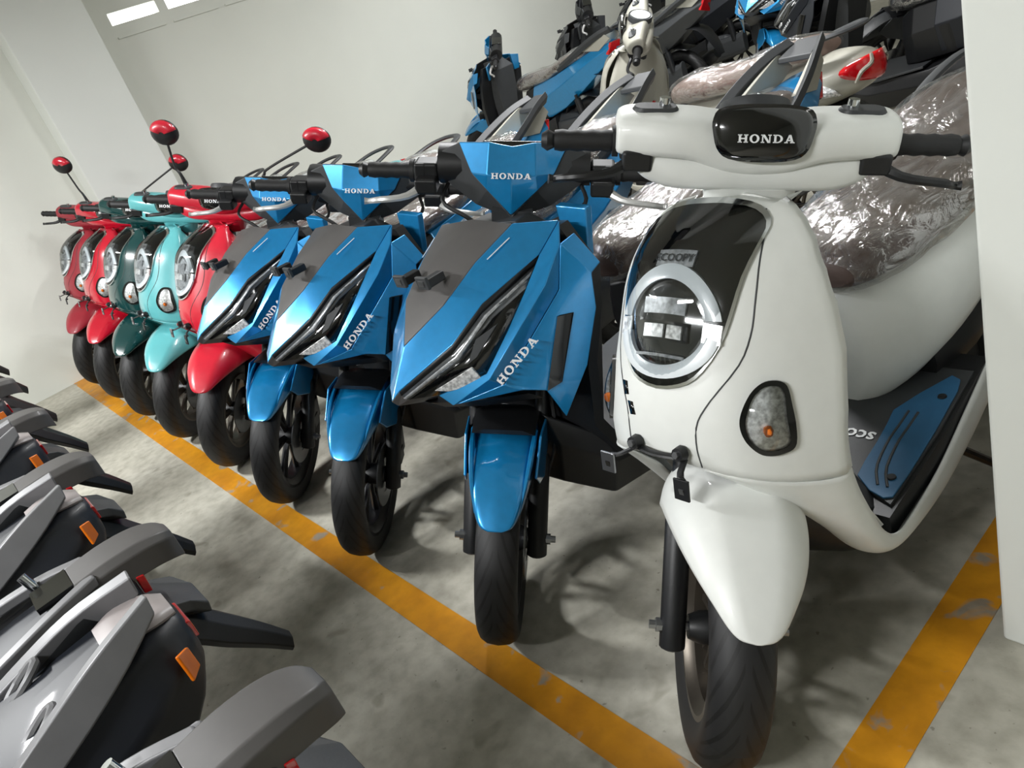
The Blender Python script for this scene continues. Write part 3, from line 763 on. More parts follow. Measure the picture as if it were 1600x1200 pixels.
    tl = A('tail_lamp', fix_normals((np.array(egg), gridf(6, 28, True) + [(140 + i, 140 + (i + 1) % 28, 168) for i in range(28)]), (0, 1.2, .7)), 'lamp_red', thick=.004, off=1)
    for sg in (-1, 1):
        A('tail_swoosh', tube([tailpt(sg * a, z, .014) for a, z in ((.20, .752), (.24, .722), (.40, .700), (.47, .664))], [.006, .008, .008, .006], 6, n=10), 'white', parent=tl)
        o = A('rear_turn_signal', (np.array([tailpt(sg * .92, .690, .012), tailpt(sg * .72, .655, .014), tailpt(sg * .60, .628, .012), tailpt(sg * .92, .632, .012), tailpt(sg * 1.15, .655, .010)]), [(0, 1, 2, 3, 4)]), 'reflector', thick=.004, off=0)
    add_rear(b, 1.25, .245, .104, .158, None, rim='bronze_rim')
    A('rear_mudguard', recalc(loft([[(x * w, yy, zz + t * .012) for x, t in ((-1, 0), (-.6, 1), (.6, 1), (1, 0))] for yy, zz, w in ((1.40, .60, .08), (1.53, .54, .075), (1.60, .44, .06), (1.63, .36, .04))], 10)), 'black_plastic')
    return b.root

# ------------------------------------------------------------------ sharp-faced sport scooter
def aring(y, wt, zt, wm, zm, wl, zl, dy=0.0):
    zc = zt + .012
    return [(0, y + dy, zc), (wt, y + dy, zt), (wm, y, zm), (wl, y, zl), (0, y, zl - .005), (-wl, y, zl), (-wm, y, zm), (-wt, y + dy, zt)]
def tri(verts, faces):
    k = list(verts); return np.array([verts[n] for n in k], float), [tuple(k.index(n) for n in f.split()) for f in faces]
SV = dict(N=(0, -.098, .699), T=(0, -.019, .791), C0=(0, .262, .956), C1=(0, .112, .900), I0=(.130, .262, .944), I1=(.100, .161, .903), Ib=(.074, .066, .850),
          O0=(.200, .326, .922), O1=(.188, .256, .875), O3=(.150, .108, .836), O4=(.115, .025, .781), O5=(.018, -.079, .717),
          M0=(.183, .240, .858), M3=(.147, .100, .818), M4=(.112, .020, .764), M5=(.016, -.078, .705),
          L2=(.195, .190, .832), L3=(.183, .118, .770), L4=(.157, .052, .705), L5=(.062, -.022, .680),
          K1=(.160, .112, .802), K2=(.120, .030, .745), K3=(.026, -.070, .693), NB=(0, -.088, .682), CH=(0, .005, .640),
          E1=(.222, .290, .885), G2=(.229, .214, .830), G3=(.176, .040, .700), E2=(.222, .250, .800), E3=(.172, .072, .668), E4=(.085, -.011, .651),
          TR=(.265, .312, .810), R1=(.265, .296, .738), R2=(.250, .238, .630), BR=(.215, .166, .535), B2=(.190, .100, .640), P1=(.235, .213, .760), P2=(.210, .143, .616),
          TB=(.258, .350, .816), EB=(.212, .345, .885))
def build_sport(name, st):
    b = Bike(name, st); A = b.add
    add_wheel(b, 'front_tyre', (0, 0, .25), .25, .094, .186, 'black_rim', True, spokes=6, disc=1)
    add_fork(b, (0, 0, .25), .078, (0, .22, .64))
    rows = []
    for ph, R, w, d in ((49, .281, .016, .006), (51, .282, .034, .012), (56, .284, .046, .024), (64, .287, .056, .040), (76, .290, .064, .058), (92, .295, .071, .075), (110, .302, .076, .085), (124, .308, .078, .085)):
        a = math.radians(ph)
        rows.append([(x * w, -(R - d * k) * math.cos(a), .25 + (R - d * k) * math.sin(a)) for x, k in ((-1.0, 1.0), (-.97, .5), (-.86, .16), (-.5, .06), (0, 0), (.5, .06), (.86, .16), (.97, .5), (1.0, 1.0))])
    fm = A('front_mudguard', fix_normals(patch(rows, 26, 25), (0, 0, .3)), 'blue', True, thick=.004)
    for sg in (1, -1):
        wing = slab([(sg * .080, .02, .555), (sg * .086, .12, .525), (sg * .090, .13, .45), (sg * .086, .06, .40), (sg * .080, -.02, .45), (sg * .074, -.06, .50)], (sg * .006, 0, 0))
        A('mudguard_wing', recalc(wing), 'blue', True, parent=fm, bevel=.003)
        A('mudguard_edge', tube([(sg * .070, .05, .545), (sg * .066, -.02, .54), (sg * .058, -.09, .515), (sg * .046, -.145, .475)], [.005, .006, .005, .002], 6, n=12), 'blue', True, parent=fm)
    A('rear_splash', recalc(loft([[(x * w, yy, zz + t * .012) for x, t in ((-1, 0), (-.6, 1), (.6, 1), (1, 0))] for yy, zz, w in ((.02, .555, .07), (.14, .53, .075), (.22, .46, .07), (.285, .34, .06))], 10)), 'black_plastic', True)
    # ---- face panels
    mk = dict(sharp=24)
    def panel(nm, faces, m, par=None, t=.006, bv=.003, two=True):
        names = []
        for f in faces: names += [n for n in f.split() if n not in names]
        vf = fix_normals(tri({n: SV[n] for n in names}, faces), (0, .5, .7))
        vf = vf if not two else vf
        return [A(nm, q, m, parent=par, thick=t, bevel=bv, sharp=24) for q in ((vf, mir(vf)) if two else (vf,))]
    cm = ['C0 I0 I1 C1', 'C1 I1 Ib', 'C1 Ib T']
    h = tri({n: SV[n] for n in ('C0', 'C1', 'I0', 'I1', 'Ib', 'T')}, cm)
    A('nose_mask', fix_normals(weld(both(h)), (0, .5, .7)), 'matte_grey', thick=.006, bevel=.003, sharp=24)
    panel('face_panel', ['I0 O0 O1', 'I0 O1 O3 I1', 'I1 O3 O4 Ib', 'Ib O4 O5 N T'], 'blue')
    trim = tri({n: SV[n] for n in ('O1', 'O3', 'O4', 'O5', 'M0', 'M3', 'M4', 'M5')}, ['O1 M0 M3 O3', 'O3 M3 M4 O4', 'O4 M4 M5 O5'])
    for sg in (1, -1):
        hl = A('headlamp', *(lambda q: (q if sg > 0 else mir(q),))(fix_normals(tri({n: SV[n] for n in ('M0', 'M3', 'M4', 'M5', 'L2', 'K1', 'K2', 'K3')}, ['M0 L2 K1 M3', 'M3 K1 K2 M4', 'M4 K2 K3 M5']), (0, .5, .7))), 'lens_smoke', thick=.01, sharp=24)
        q = fix_normals(trim, (0, .5, .9)); A('lamp_surround', q if sg > 0 else mir(q), 'black_plastic', parent=hl, thick=.005)
        q = fix_normals(tri({n: SV[n] for n in ('L2', 'L3', 'L4', 'L5', 'K1', 'K2', 'K3')}, ['L2 L3 K1', 'L3 L4 K2 K1', 'L4 L5 K3 K2']), (0, .5, .7))
        A('lower_lens', q if sg > 0 else mir(q), 'gloss_black', parent=hl, thick=.008, sharp=24)
        # silver light strip, chrome reflector fins and the clear corner lens
        def mixp(a, c, t, o=.003):
            p = V(*SV[a]) * (1 - t) + V(*SV[c]) * t + V(.002, -o, o * .3); return p * V(sg, 1, 1)
        st_ = [mixp('M0', 'L2', .25), mixp('M3', 'K1', .30), mixp('M4', 'K2', .35), mixp('M5', 'K3', .35), mixp('M5', 'K3', .75), mixp('M4', 'K2', .8), mixp('M3', 'K1', .62), mixp('M0', 'L2', .45)]
        A('light_strip', fix_normals((np.array(st_), [(0, 1, 6, 7), (1, 2, 5, 6), (2, 3, 4, 5)]), (0, .5, .7)), 'lens_silver', parent=hl, thick=.002, off=1)
        cl = [V(*SV['K2']) * .55 + V(*SV['L4']) * .45, V(*SV['L4']) * .97 + V(0, 0, .0), V(*SV['L5']) * .75 + V(*SV['L4']) * .25, V(*SV['L5']) * .55 + V(*SV['K3']) * .25 + V(*SV['K2']) * .2]
        cl = [p * V(sg, 1, 1) + V(sg * .002, -.006, .000) for p in cl]
        tsn = A('turn_signal', recalc(slab(cl, (sg * -.004, .008, -.002))), 'reflector', parent=hl, bevel=.002)
        fin = [V(*SV['K1']) * .6 + V(*SV['L3']) * .4, V(*SV['K1']) * .2 + V(*SV['K2']) * .4 + V(*SV['L4']) * .4, V(*SV['K2']) * .7 + V(*SV['L4']) * .3, V(*SV['K1']) * .5 + V(*SV['K2']) * .5]
        fin = [p * V(sg, 1, 1) + V(0, -.003, .001) for p in fin]
        A('reflector_fin', recalc(slab(fin, (0, .004, 0))), 'charcoal', parent=hl)
    A('chin', fix_normals(weld(both(tri({n: SV[n] for n in ('M5', 'K3', 'NB', 'L5', 'CH', 'N', 'O5')}, ['O5 M5 NB N', 'M5 K3 NB', 'K3 L5 CH NB']))), (0, .5, .75)), 'matte_grey', thick=.006, bevel=.002)
    A('under_nose', recalc(slab([(-.10, .02, .645), (-.03, -.03, .660), (.03, -.03, .660), (.10, .02, .645), (.15, .14, .60), (-.15, .14, .60)], (0, .03, -.03))), 'black_plastic')
    panel('face_wing', ['O1 O0 E1 L2', 'L2 E1 G2 L3', 'L3 G2 G3 L4', 'L4 G3 E4 L5', 'E1 E2 G2', 'G2 E2 E3 G3', 'G3 E3 E4'], 'blue')
    for k, sg in enumerate((1, -1)):
        q = fix_normals(tri({n: SV[n] for n in ('E1', 'E2', 'TR', 'R1', 'P1', 'P2', 'R2', 'BR', 'E3', 'B2', 'E4', 'TB', 'EB')}, ['E2 E1 TR', 'E2 TR R1 P1', 'P1 R1 R2 P2', 'P2 R2 BR', 'E2 P1 P2 E3', 'E3 P2 B2', 'E3 B2 E4', 'E1 EB TB TR']), (0, .6, .7))
        sd = A('side_shield', q if sg > 0 else mir(q), 'blue', thick=.006, bevel=.003, sharp=24)
        p0, p1, p2, p3 = [V(*SV[n]) for n in ('P1', 'R1', 'R2', 'P2')]
        sl = [p0 * .98 + p1 * .02 + V(0, 0, .0), p0 * .62 + p1 * .38, p3 * .66 + p2 * .34 + V(0, 0, .0), p3 * .98 + p2 * .02]
        sl = [p * V(sg, 1, 1) + V(sg * .003, -.004, 0) for p in sl]
        A('vent', recalc(slab(sl, (0, .006, 0))), 'gloss_black', parent=sd)
        a, c = V(.178, .068, .672), V(.224, .146, .728)
        if sg > 0: o_, e_ = a + V(.004, -.008, .002), c - a
        else: o_, e_ = (c + V(.004, -.008, .002)) * V(-1, 1, 1), (a - c) * V(-1, 1, 1)
        up_ = V(sg * -.5, -.35, .62)
        A('maker_lettering', lettering('HONDA', o_, e_, up_, .0175), 'letter_white', parent=sd)
        # small bright script line on the face panel
        s0, s1 = V(*SV['I1']) * .75 + V(*SV['O3']) * .25, V(*SV['I0']) * .55 + V(*SV['O1']) * .25 + V(*SV['I1']) * .2
        u = [(s0 * (1 - t) + s1 * t + V(0, -.004, .004)) * V(sg, 1, 1) for t in (0.35, 1)]
        A('script_line', tube(u, .0012, 4), 'letter_white')
        # plate brackets on the nose mask
        p = V(sg * .046, .098, .889)
        br = A('plate_bracket', join(box(p + V(0, -.014, .010), (.024, .046, .020))), 'black_plastic', bevel=.003)
        A('bracket_tab', box(p + V(sg * -.002, -.040, .014), (.040, .008, .028)), 'charcoal', parent=br, bevel=.002)
        A('tab_hole', box(p + V(sg * -.002, -.0445, .014), (.020, .003, .012)), 'steel', parent=br)
    # inner shield and lower panels
    ish = [(.170, .345, .900), (.228, .345, .80), (.230, .315, .72), (.218, .262, .60), (.205, .24, .46), (.205, .30, .33)]
    A('inner_shield', recalc(slab([V(*p) for p in ish] + [V(-p[0], p[1], p[2]) for p in reversed(ish)], (0, .030, 0))), 'black_plastic')
    A('shield_console', recalc(loft([[(x * w, y0 + t * d, z) for x, t in ((-1, 0), (-.8, 1), (.8, 1), (1, 0))] for z, w, y0, d in ((.93, .09, .30, .06), (.85, .14, .36, .06), (.70, .13, .33, .07), (.50, .10, .29, .07), (.34, .10, .32, .03))])), 'charcoal', bevel=.004)
    for sg in (1, -1):
        A('shoulder_panel', recalc(slab([(sg * .115, .40, .925), (sg * .180, .425, .905), (sg * .170, .40, .80), (sg * .135, .375, .80)], (0, .02, 0))), 'blue', bevel=.003)
    A('belly_pan', recalc(loft([aring(.19, .10, .50, .12, .42, .08, .30), aring(.28, .17, .40, .195, .33, .15, .22), aring(.5, .19, .34, .215, .28, .16, .185), aring(.8, .18, .36, .20, .29, .15, .20), aring(1.0, .14, .42, .15, .34, .10, .25)])), 'black_plastic', bevel=.006)
    fz_ = recalc(slab([(.205, .30, .335), (.212, .55, .342), (.19, .78, .37), (-.19, .78, .37), (-.212, .55, .342), (-.205, .30, .335)], (0, 0, .012)))
    A('floor_board', fz_, 'charcoal', bevel=.003)
    # ---- handlebar and cowl
    cv = dict(a0=(0, .356, 1.082), a1=(.050, .352, 1.092), a2=(.122, .385, 1.080), b0=(0, .314, 1.026), b1=(.054, .320, 1.030), b2=(.092, .352, 1.022), t=(0, .302, .945), d1=(.058, .330, .994))
    h = tri(cv, ['a0 a1 b1 b0', 'a1 a2 b2 b1', 'b0 b1 d1 t', 'b1 b2 d1'])
    A('meter_cowl', fix_normals(weld(both(h)), (0, .6, 1.0)), 'blue', True, thick=.008, bevel=.003, sharp=20)
    w = word_width('HONDA'); hh = .0125
    A('maker_lettering', lettering('HONDA', (-w * hh / 2, .3140, 1.0235), (1, 0, 0), (0, .6, 1), hh, .004), 'letter_white', True)
    cw = dict(a2=(.120, .388, 1.078), b2=(.090, .356, 1.020), d1=(.056, .335, .992), t=(0, .308, .938), w1=(.172, .392, 1.052), w2=(.160, .390, .992), w3=(.085, .360, .945), t2=(0, .335, .922))
    h = tri(cw, ['a2 w1 w2 b2', 'b2 w2 w3 d1', 'd1 w3 t2 t'])
    A('bar_cover', fix_normals(weld(both(h)), (0, .6, 1.0)), 'charcoal', True, thick=.010, bevel=.003, sharp=20)
    A('rear_bar_cover', recalc(loft([[(x, .42 + .05 * math.cos(q), 1.02 + .045 * math.sin(q)) for q in np.linspace(0, 2 * math.pi, 12, endpoint=False)] for x in (-.17, -.1, 0, .1, .17)])), 'black_plastic', True)
    A('meter', recalc(slab([(-.07, .40, 1.062), (.07, .40, 1.062), (.055, .47, 1.035), (-.055, .47, 1.035)], (0, .008, .014))), 'gloss_black', True, bevel=.003)
    A('handlebar', tube([(-.24, .405, 1.005), (-.12, .41, .99), (0, .40, .965), (.12, .41, .99), (.24, .405, 1.005)], .013, 10, n=20), 'black_plastic', True)
    A('steering_stem', join(tube([(0, .30, .80), (0, .385, .97)], .026, 12), box((0, .34, .925), (.09, .05, .05))), 'charcoal', True)
    for sg in (-1, 1):
        A('switch_cluster', box((sg * .198, .405, 1.008), (.055, .052, .048)), 'black_plastic', True, bevel=.008)
        A('lever_clamp', join(lathe([(-.012, .017), (-.012, .024), (.012, .024), (.012, .017)], (sg * .215, .405, 1.006), 16, True), box((sg * .215, .375, .98), (.016, .02, .03))), 'charcoal', True)
    add_grips(b, .232, .335, .405, 1.006, lever_y=-.06, lever_z=-.038, lever=('lever_alloy', 'lever_alloy'))
    A('cable', tube([(.15, .40, .985), (.16, .36, .95), (.08, .34, .91), (.03, .34, .86)], .005, 6, n=14), 'rubber', True)
    A('cable', tube([(-.15, .40, .985), (-.16, .36, .95), (-.10, .34, .92), (-.03, .34, .86)], .005, 6, n=14), 'rubber', True)
    # ---- body and seat
    seat = [sring(.585, .04, .655, .70, 24, 2.2), sring(.61, .08, .645, .73, 24, 2.4), sring(.70, .115, .645, .752, 24, 2.6), sring(.85, .138, .665, .758, 24, 2.7), sring(1.0, .142, .685, .768, 24, 2.7), sring(1.10, .138, .71, .795, 24, 2.6),
            sring(1.22, .125, .735, .828, 24, 2.5), sring(1.38, .105, .775, .845, 24, 2.4), sring(1.47, .06, .80, .838, 24, 2.2)]
    if True:
        A('front_body_cover', recalc(loft([aring(.64, .05, .60, .07, .50, .05, .37), aring(.72, .10, .645, .145, .53, .09, .38), aring(.9, .128, .672, .184, .56, .12, .41), aring(.96, .12, .67, .17, .57, .11, .43)])), 'black_plastic', bevel=.006, sharp=24)
        A('body_cover', recalc(loft([aring(.84, .122, .668, .178, .56, .12, .42), aring(.95, .132, .685, .188, .575, .12, .42), aring(1.12, .135, .715, .185, .62, .11, .47), aring(1.32, .115, .770, .160, .69, .09, .56), aring(1.50, .085, .815, .112, .76, .06, .66), aring(1.64, .045, .835, .058, .80, .03, .74)])), 'blue', bevel=.006, sharp=24)
        se = A('seat', recalc(loft(seat, 34)), 'seat_brown')
        A('plastic_film', film_over(seat, seed=9.0, n=56), 'film', parent=se, sharp=70)
        gr = A('grab_rail', both(loft([[(x + u, y, z + v_) for u, v_ in ((.010, .020), (.016, -.004), (-.004, -.030), (-.014, .0))] for x, y, z in ((.125, 1.16, .755), (.135, 1.30, .80), (.118, 1.45, .86), (.085, 1.58, .905), (.05, 1.68, .925))], 16)), 'charcoal', bevel=.003)
        A('rail_bridge', recalc(slab([(-.058, 1.60, .885), (.058, 1.60, .885), (.042, 1.70, .915), (-.042, 1.70, .915)], (0, .004, .016))), 'charcoal', parent=gr, bevel=.004)
        for sg in (1, -1):
            A('tail_fin', recalc(slab([(sg * .092, 1.40, .83), (sg * .060, 1.62, .915), (sg * .045, 1.665, .86), (sg * .070, 1.56, .80)], (sg * .014, 0, 0))), 'beige_grey', bevel=.003)
        A('tail_lamp', recalc(slab([(-.05, 1.645, .835), (.05, 1.645, .835), (.065, 1.60, .765), (0, 1.64, .735), (-.065, 1.60, .765)], (0, .02, -.006))), 'lamp_red', bevel=.004)
        A('rear_mudguard', recalc(loft([[(x * w, yy, zz + t * .012) for x, t in ((-1, 0), (-.6, 1), (.6, 1), (1, 0))] for yy, zz, w in ((1.42, .66, .08), (1.56, .62, .075), (1.65, .50, .06), (1.69, .40, .04))], 10)), 'black_plastic')
    add_rear(b, 1.28, .25, .10, .186, None)
    return b.root
def weld(vf, d=1e-4):
    v = np.asarray(vf[0], float); key, mp, out = {}, [], []
    for p in v:
        k = tuple(np.round(p / d).astype(int))
        if k not in key: key[k] = len(out); out.append(p)
        mp.append(key[k])
    return np.array(out), [tuple(mp[i] for i in f) for f in vf[1]]

# ------------------------------------------------------------------ narrow dark scooters backed up to the aisle (tails in view)
def build_narrow(name, st, kind):
    b = Bike(name, st); A = b.add
    add_wheel(b, 'front_tyre', (0, 0, .25), .25, .09, .186, 'black_rim', True, spokes=6, disc=0)
    add_fork(b, (0, 0, .25), .07, (0, .22, .64))
    rows = []
    for ph, R, w, d in ((40, .281, .016, .006), (44, .282, .034, .012), (56, .284, .046, .024), (76, .290, .058, .05), (100, .295, .062, .06), (124, .300, .062, .06)):
        a = math.radians(ph)
        rows.append([(x * w, -(R - d * k) * math.cos(a), .25 + (R - d * k) * math.sin(a)) for x, k in ((-1.0, 1.0), (-.9, .4), (-.5, .06), (0, 0), (.5, .06), (.9, .4), (1.0, 1.0))])
    A('front_mudguard', fix_normals(patch(rows, 20, 13), (0, 0, .3)), 'midnight', True, thick=.004)
    A('front_cover', recalc(loft([aring(.02, .02, .72, .05, .66, .03, .60), aring(.10, .07, .84, .10, .72, .06, .58), aring(.24, .09, .93, .125, .75, .08, .50), aring(.34, .08, .95, .125, .72, .09, .36), aring(.39, .05, .93, .11, .72, .08, .33)])), 'midnight', bevel=.006)
    A('headlamp', recalc(slab([(0, .00, .735), (.05, .05, .80), (0, .085, .845), (-.05, .05, .80)], (0, -.012, .012))), 'lens_silver', bevel=.003)
    A('floor_board', recalc(slab([(.125, .30, .335), (.13, .55, .342), (.125, .78, .37), (-.125, .78, .37), (-.13, .55, .342), (-.125, .30, .335)], (0, 0, -.09))), 'black_plastic', bevel=.006)
    A('meter_cowl', recalc(loft([aring(.31, .03, 1.03, .06, 1.0, .03, .96), aring(.36, .07, 1.07, .11, 1.02, .06, .95), aring(.42, .06, 1.06, .10, 1.01, .06, .96)])), 'midnight', True, bevel=.004)
    A('handlebar', tube([(-.24, .405, 1.005), (-.12, .41, .99), (0, .40, .965), (.12, .41, .99), (.24, .405, 1.005)], .013, 10, n=16), 'black_plastic', True)
    A('steering_stem', tube([(0, .30, .80), (0, .385, .97)], .026, 12), 'charcoal', True)
    add_grips(b, .232, .325, .405, 1.006, lever_y=-.05, lever_z=-.036)
    add_wheel(b, 'rear_tyre', (0, 1.28, .25), .25, .10, .186, 'black_rim', False, disc=0)
    A('engine', recalc(loft([sring(.82, .06, .24, .42, 12), sring(.95, .085, .19, .44, 12), sring(1.12, .085, .2, .42, 12), sring(1.2, .07, .22, .38, 12)])), 'charcoal', bevel=.004)
    A('swing_arm', recalc(loft([[(.082 + q[0] * .35, q[1], q[2]) for q in sring(yy, .06, .2 + k, .34 + k, 10)] for yy, k in ((1.0, .0), (1.2, .01), (1.34, .03))])), 'charcoal')
    A('exhaust', tube([(-.085, .95, .22), (-.10, 1.15, .26), (-.10, 1.42, .34), (-.098, 1.52, .37)], [.02, .030, .032, .024], 12, n=12), 'black_plastic')
    A('rear_shock', join(tube([(.09, 1.30, .30), (.08, 1.26, .55)], .010, 8), tube([(.088, 1.29, .36), (.082, 1.27, .50)], .02, 10)), 'black_plastic')
    A('side_stand', tube([(.10, .73, .22), (.13, .90, .03), (.13, .93, .008)], [.011, .009, .012], 8), 'black_plastic')
    if kind == 'wing':
        A('body_cover', recalc(loft([aring(.66, .04, .64, .06, .52, .04, .38), aring(.76, .085, .69, .12, .56, .08, .40), aring(1.0, .10, .72, .135, .60, .09, .43), aring(1.22, .10, .765, .135, .655, .08, .49), aring(1.42, .092, .805, .125, .715, .07, .57), aring(1.54, .080, .822, .106, .755, .055, .645), aring(1.595, .062, .822, .078, .775, .045, .70), aring(1.622, .035, .812, .045, .785, .03, .745)])), 'midnight', bevel=.014, sharp=30)
        seat = [sring(.60, .04, .68, .73, 20, 2.3), sring(.66, .085, .68, .755, 20, 2.5), sring(.85, .105, .70, .775, 20, 2.6), sring(1.05, .108, .72, .79, 20, 2.6), sring(1.22, .095, .755, .82, 20, 2.5), sring(1.36, .06, .79, .832, 20, 2.3)]
        A('seat', recalc(loft(seat, 24)), 'seat_black')
        for sg in (1, -1):
            up = [(.122, 1.22, .742), (.112, 1.34, .788), (.096, 1.44, .828), (.078, 1.52, .856), (.050, 1.602, .872)]
            lo = [(.134, 1.22, .715), (.127, 1.34, .752), (.112, 1.44, .785), (.092, 1.53, .820), (.062, 1.598, .850)]
            inn = [(x - .022, y - .002, z - .004) for x, y, z in up]
            inl = [(x - .030, y, z - .012) for x, y, z in lo]
            rg = [[V(*u), V(*l), V(*m), V(*n_)] for u, l, m, n_ in zip(up, lo, inl, inn)]
            rg = [[p * V(sg, 1, 1) for p in q] for q in rg]
            w_ = A('grab_wing', recalc(loft(rg, 16)), 'silver_matte', bevel=.003)
            A('wing_shade_plate', recalc(slab([(sg * .080, 1.30, .745), (sg * .074, 1.40, .792), (sg * .056, 1.52, .842), (sg * .046, 1.585, .856), (sg * .054, 1.55, .825), (sg * .078, 1.42, .775)], (sg * .004, 0, -.004))), 'charcoal', parent=w_)  # added dark plate: shade of the wing's inner face put into its colour
            A('handle_loop', tube([(sg * (.062 + .014 * math.cos(q)), 1.43 + .030 * math.sin(q), .812 + .018 * math.sin(q)) for q in np.linspace(0, 2 * math.pi, 15)], .006, 8), 'silver_matte', parent=w_)
            A('flank_strip', recalc(slab([(sg * .128, 1.30, .705), (sg * .119, 1.46, .757), (sg * .124, 1.46, .735), (sg * .133, 1.30, .680)], (sg * .006, 0, .003))), 'silver_matte', bevel=.003)
            A('rear_turn_signal', recalc(slab([(sg * .088, 1.586, .800), (sg * .078, 1.602, .797), (sg * .080, 1.602, .765), (sg * .090, 1.586, .757)], (sg * .003, .004, 0))), 'amber', bevel=.002)
        cap = [sring(1.53, .035, .826, .838, 16, 2.5), sring(1.56, .048, .824, .842, 16, 2.5), sring(1.595, .046, .818, .838, 16, 2.5), sring(1.618, .030, .812, .828, 16, 2.5)]
        tl = A('tail_lamp_cap', recalc(loft(cap, 12)), 'film_grey')
        A('tail_lamp', recalc(slab([(-.034, 1.618, .80), (.034, 1.618, .80), (.028, 1.618, .77), (-.028, 1.618, .77)], (0, .008, -.002))), 'lamp_red', bevel=.002)
        A('inner_fender', recalc(loft([[(x * w, yy, zz + t * .02) for x, t in ((-1, -.6), (-.7, .5), (.7, .5), (1, -.6))] for yy, zz, w in ((1.40, .56, .07), (1.52, .60, .065), (1.58, .56, .055), (1.60, .46, .045))], 10)), 'mud_black')
    else:
        A('body_cover', recalc(loft([aring(.66, .04, .64, .06, .52, .04, .38), aring(.76, .085, .68, .12, .56, .08, .40), aring(1.0, .10, .70, .13, .60, .09, .43), aring(1.22, .098, .735, .13, .65, .08, .49), aring(1.42, .085, .772, .112, .70, .07, .56), aring(1.52, .068, .785, .09, .735, .055, .64), aring(1.585, .045, .785, .06, .75, .04, .70)])), 'midnight', bevel=.010, sharp=30)
        seat = [sring(.60, .04, .66, .71, 20, 2.3), sring(.66, .085, .665, .735, 20, 2.5), sring(.85, .105, .68, .75, 20, 2.6), sring(1.05, .105, .70, .765, 20, 2.6), sring(1.22, .09, .735, .792, 20, 2.5), sring(1.36, .055, .765, .80, 20, 2.3)]
        A('seat', recalc(loft(seat, 24)), 'seat_black')
        for sg in (1, -1):
            A('side_panel', recalc(slab([(sg * .108, 1.16, .715), (sg * .102, 1.34, .762), (sg * .086, 1.47, .786), (sg * .062, 1.555, .793), (sg * .078, 1.53, .755), (sg * .112, 1.38, .708), (sg * .128, 1.18, .668)], (sg * .008, 0, .008))), 'silver_matte', bevel=.005)
            A('grab_arm', recalc(loft([[(sg * (x + u), y, z + v_) for u, v_ in ((.012, .006), (.012, -.012), (-.010, -.012), (-.012, .006))] for x, y, z in ((.108, 1.20, .758), (.098, 1.36, .790), (.070, 1.47, .806), (.038, 1.545, .808))], 14)), 'silver_matte', bevel=.004)
        gp = A('grab_plate', recalc(loft([[(x * w, y, z + t) for x, t in ((-1, .000), (-.75, .012), (.75, .012), (1, .000), (.92, -.040), (-.92, -.040))] for y, z, w in ((1.515, .802, .048), (1.57, .806, .050), (1.62, .803, .047), (1.652, .794, .038), (1.668, .783, .022))], 14)), 'matte_grey', bevel=.003)
        A('slot', recalc(slab([(-.034, 1.46, .812), (.034, 1.46, .812), (.036, 1.516, .8155), (-.036, 1.516, .8155)], (0, 0, -.010))), 'gloss_black', parent=gp)
        A('lock_pin', tube([(-.056, 1.47, .805), (-.062, 1.464, .832)], .008, 10), 'chrome', parent=gp)
        A('tail_lamp', recalc(slab([(-.048, 1.588, .772), (.048, 1.588, .772), (.038, 1.586, .735), (-.038, 1.586, .735)], (0, .012, -.003))), 'lamp_red', bevel=.002)
        mg = A('rear_mudguard', recalc(loft([[(x * w, yy + t * .5 * (.010 + .30 * w), zz + t * (.010 + .34 * w)) for x, t in ((-1, -.4), (-.7, .5), (0, .8), (.7, .5), (1, -.4), (.6, -1), (-.6, -1))] for yy, zz, w in ((1.50, .66, .070), (1.575, .668, .072), (1.615, .635, .064), (1.65, .585, .052), (1.70, .52, .036), (1.735, .468, .022))], 16)), 'mud_black', bevel=.003)
        A('plate_holder', recalc(slab([(-.066, 1.575, .720), (.066, 1.575, .720), (.058, 1.635, .690), (.045, 1.655, .660), (-.045, 1.655, .660), (-.058, 1.635, .690)], (0, -.004, -.022))), 'charcoal', parent=mg, bevel=.004)
    return b.root

# ------------------------------------------------------------------ place the scooters
def copy_tree(o, parent, remap):
    c = o.copy(); COL.objects.link(c); c.parent = parent
    if c.type == 'MESH' and remap:
        nm = o.data.materials[0].name
        if nm in remap:
            c.material_slots[0].link = 'OBJECT'; c.material_slots[0].material = MATS[remap[nm]]
    for ch in o.children: copy_tree(ch, c, remap)
    return c
def spawn(proto, x, y, rz, label, group, remap=None, drop=()):
    r = proto.copy(); COL.objects.link(r)
    r.location = (x, y, 0); r.rotation_euler = (0, 0, rz)
    r['label'] = label; r['category'] = 'scooter'
    if group: r['group'] = group
    for ch in proto.children:
        if ch.name.split('.')[0] in drop: continue
        copy_tree(ch, r, remap)
    return r
ST_R, ST_S = .80, .80
retro = build_retro('retro_scooter', ST_R)
sport = build_sport('sport_scooter', ST_S)
street = build_narrow('street_scooter', .8, 'plate')
winged = build_narrow('wing_tail_scooter', .8, 'wing')
FR = 'front row of parked scooters'
spawn(retro, -.791, .716, 0, 'white round-faced scooter with a blue floor mat beside the white pillar', FR)
SPX = [(-1.392, .696, 'blue sharp-nosed scooter right beside the white scooter'), (-2.06, .695, 'middle one of the three blue sharp-nosed scooters in the front row'), (-2.66, .695, 'blue sharp-nosed scooter next to a matte red scooter in the front row')]
for x, y, l in SPX: spawn(sport, x, y, 0, l, FR)
RX = [(-3.24, .70, 'matte red round-faced scooter with two mirrors next to the blue scooters', 'red'), (-3.86, .70, 'turquoise round-faced scooter in the front row', 'turquoise'), (-4.47, .70, 'glossy dark green round-faced scooter in the front row', 'dark_green'),
      (-5.08, .70, 'glossy bright red round-faced scooter with mirrors next to the dark green one', 'crimson'), (-5.68, .70, 'dull dark red round-faced scooter at the far end by the wall', 'dark_red')]
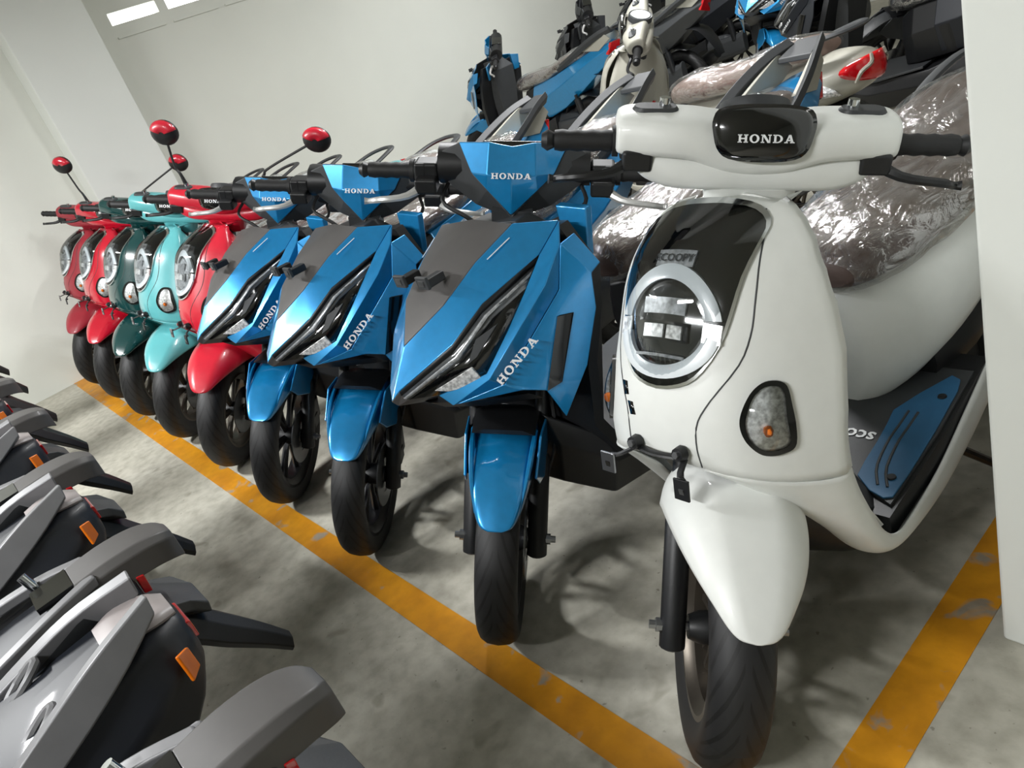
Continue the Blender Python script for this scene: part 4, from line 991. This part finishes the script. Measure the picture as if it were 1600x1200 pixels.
for x, y, l, m in RX:
    r = spawn(retro, x, y, 0, l, FR, {'white': m, 'seat_brown': 'seat_tan', 'film': 'film_milky', 'mat_blue': 'charcoal', 'lens_dark': 'lens_silver'})
    if m in ('red', 'crimson'):
        hd = {'red': ((-.20, .43, 1.275), (.41, .43, 1.255)), 'crimson': ((-.25, .43, 1.28), (.45, .43, 1.305))}[m]
        for s, h in zip((-1, 1), hd):
            add_mirror(r, ST_R, s, (s * .150, .40, 1.07), (s * .160 + h[0] * .12, .41, 1.15), h, .056, .050, m)
FG = 'dark scooters backed up to the aisle'
FX = [(-5.04, 'dark aisle scooter with the farthest black mudguard, by the left wall'), (-4.38, 'dark aisle scooter with the second farthest black mudguard'), (-3.62, 'dark aisle scooter with the third farthest black mudguard'), (-3.02, 'dark aisle scooter with the fourth farthest black mudguard'),
      (-2.42, 'fourth nearest dark scooter with a flat grab plate and long black mudguard'), (-1.84, 'third nearest dark scooter with a flat grab plate and long black mudguard'), (-1.28, 'second nearest dark scooter with a flat grab plate and long black mudguard'), (-.72, 'dark scooter with a flat grab plate at the bottom edge, nearest the viewer')]
for x, l in FX: spawn(street, x, -1.57, 0, l, FG)
WX = [(-2.72, 'farthest dark scooter tail with twin pointed silver grab wings'), (-2.13, 'third nearest dark scooter tail with twin pointed silver grab wings'), (-1.57, 'second nearest dark scooter tail with twin pointed silver grab wings'), (-1.01, 'dark scooter tail with twin pointed silver grab wings, nearest the viewer')]
for x, l in WX: spawn(winged, x, -1.59, 0, l, FG)
BG = 'scooters parked behind the front row'
H = math.pi / 2
spawn(sport, -5.62, 4.38, -H, 'blue scooter facing the left wall behind the front row', BG)
spawn(sport, -5.62, 5.5, -H, 'black scooter facing the left wall, nearer of two', BG, {'blue': 'charcoal', 'seat_brown': 'seat_black'})
spawn(sport, -5.62, 6.4, -H, 'black scooter facing the left wall, farther of two', BG, {'blue': 'midnight', 'seat_brown': 'seat_black'})
spawn(retro, -3.05, 3.22, -H - .2, 'pale grey scooter with tan seat and red tail lamp behind the blue scooters', BG, {'white': 'beige_grey', 'seat_brown': 'seat_tan'})
spawn(sport, -3.4, 5.2, 0, 'blue scooter facing the aisle at the back', BG)
spawn(sport, -2.6, 4.3, -H, 'black scooter behind the pale grey scooter', BG, {'blue': 'midnight', 'seat_brown': 'seat_black'})
spawn(sport, -2.4, 5.0, -H, 'black scooter second behind the pale grey scooter', BG, {'blue': 'charcoal', 'seat_brown': 'seat_black'})
spawn(sport, -1.2, 3.7, -H, 'black scooter in the dark corner by the white pillar', BG, {'blue': 'midnight', 'seat_brown': 'seat_black'})
def kill(o):
    for ch in list(o.children): kill(ch)
    bpy.data.objects.remove(o)
for o in (retro, sport, street, winged): kill(o)
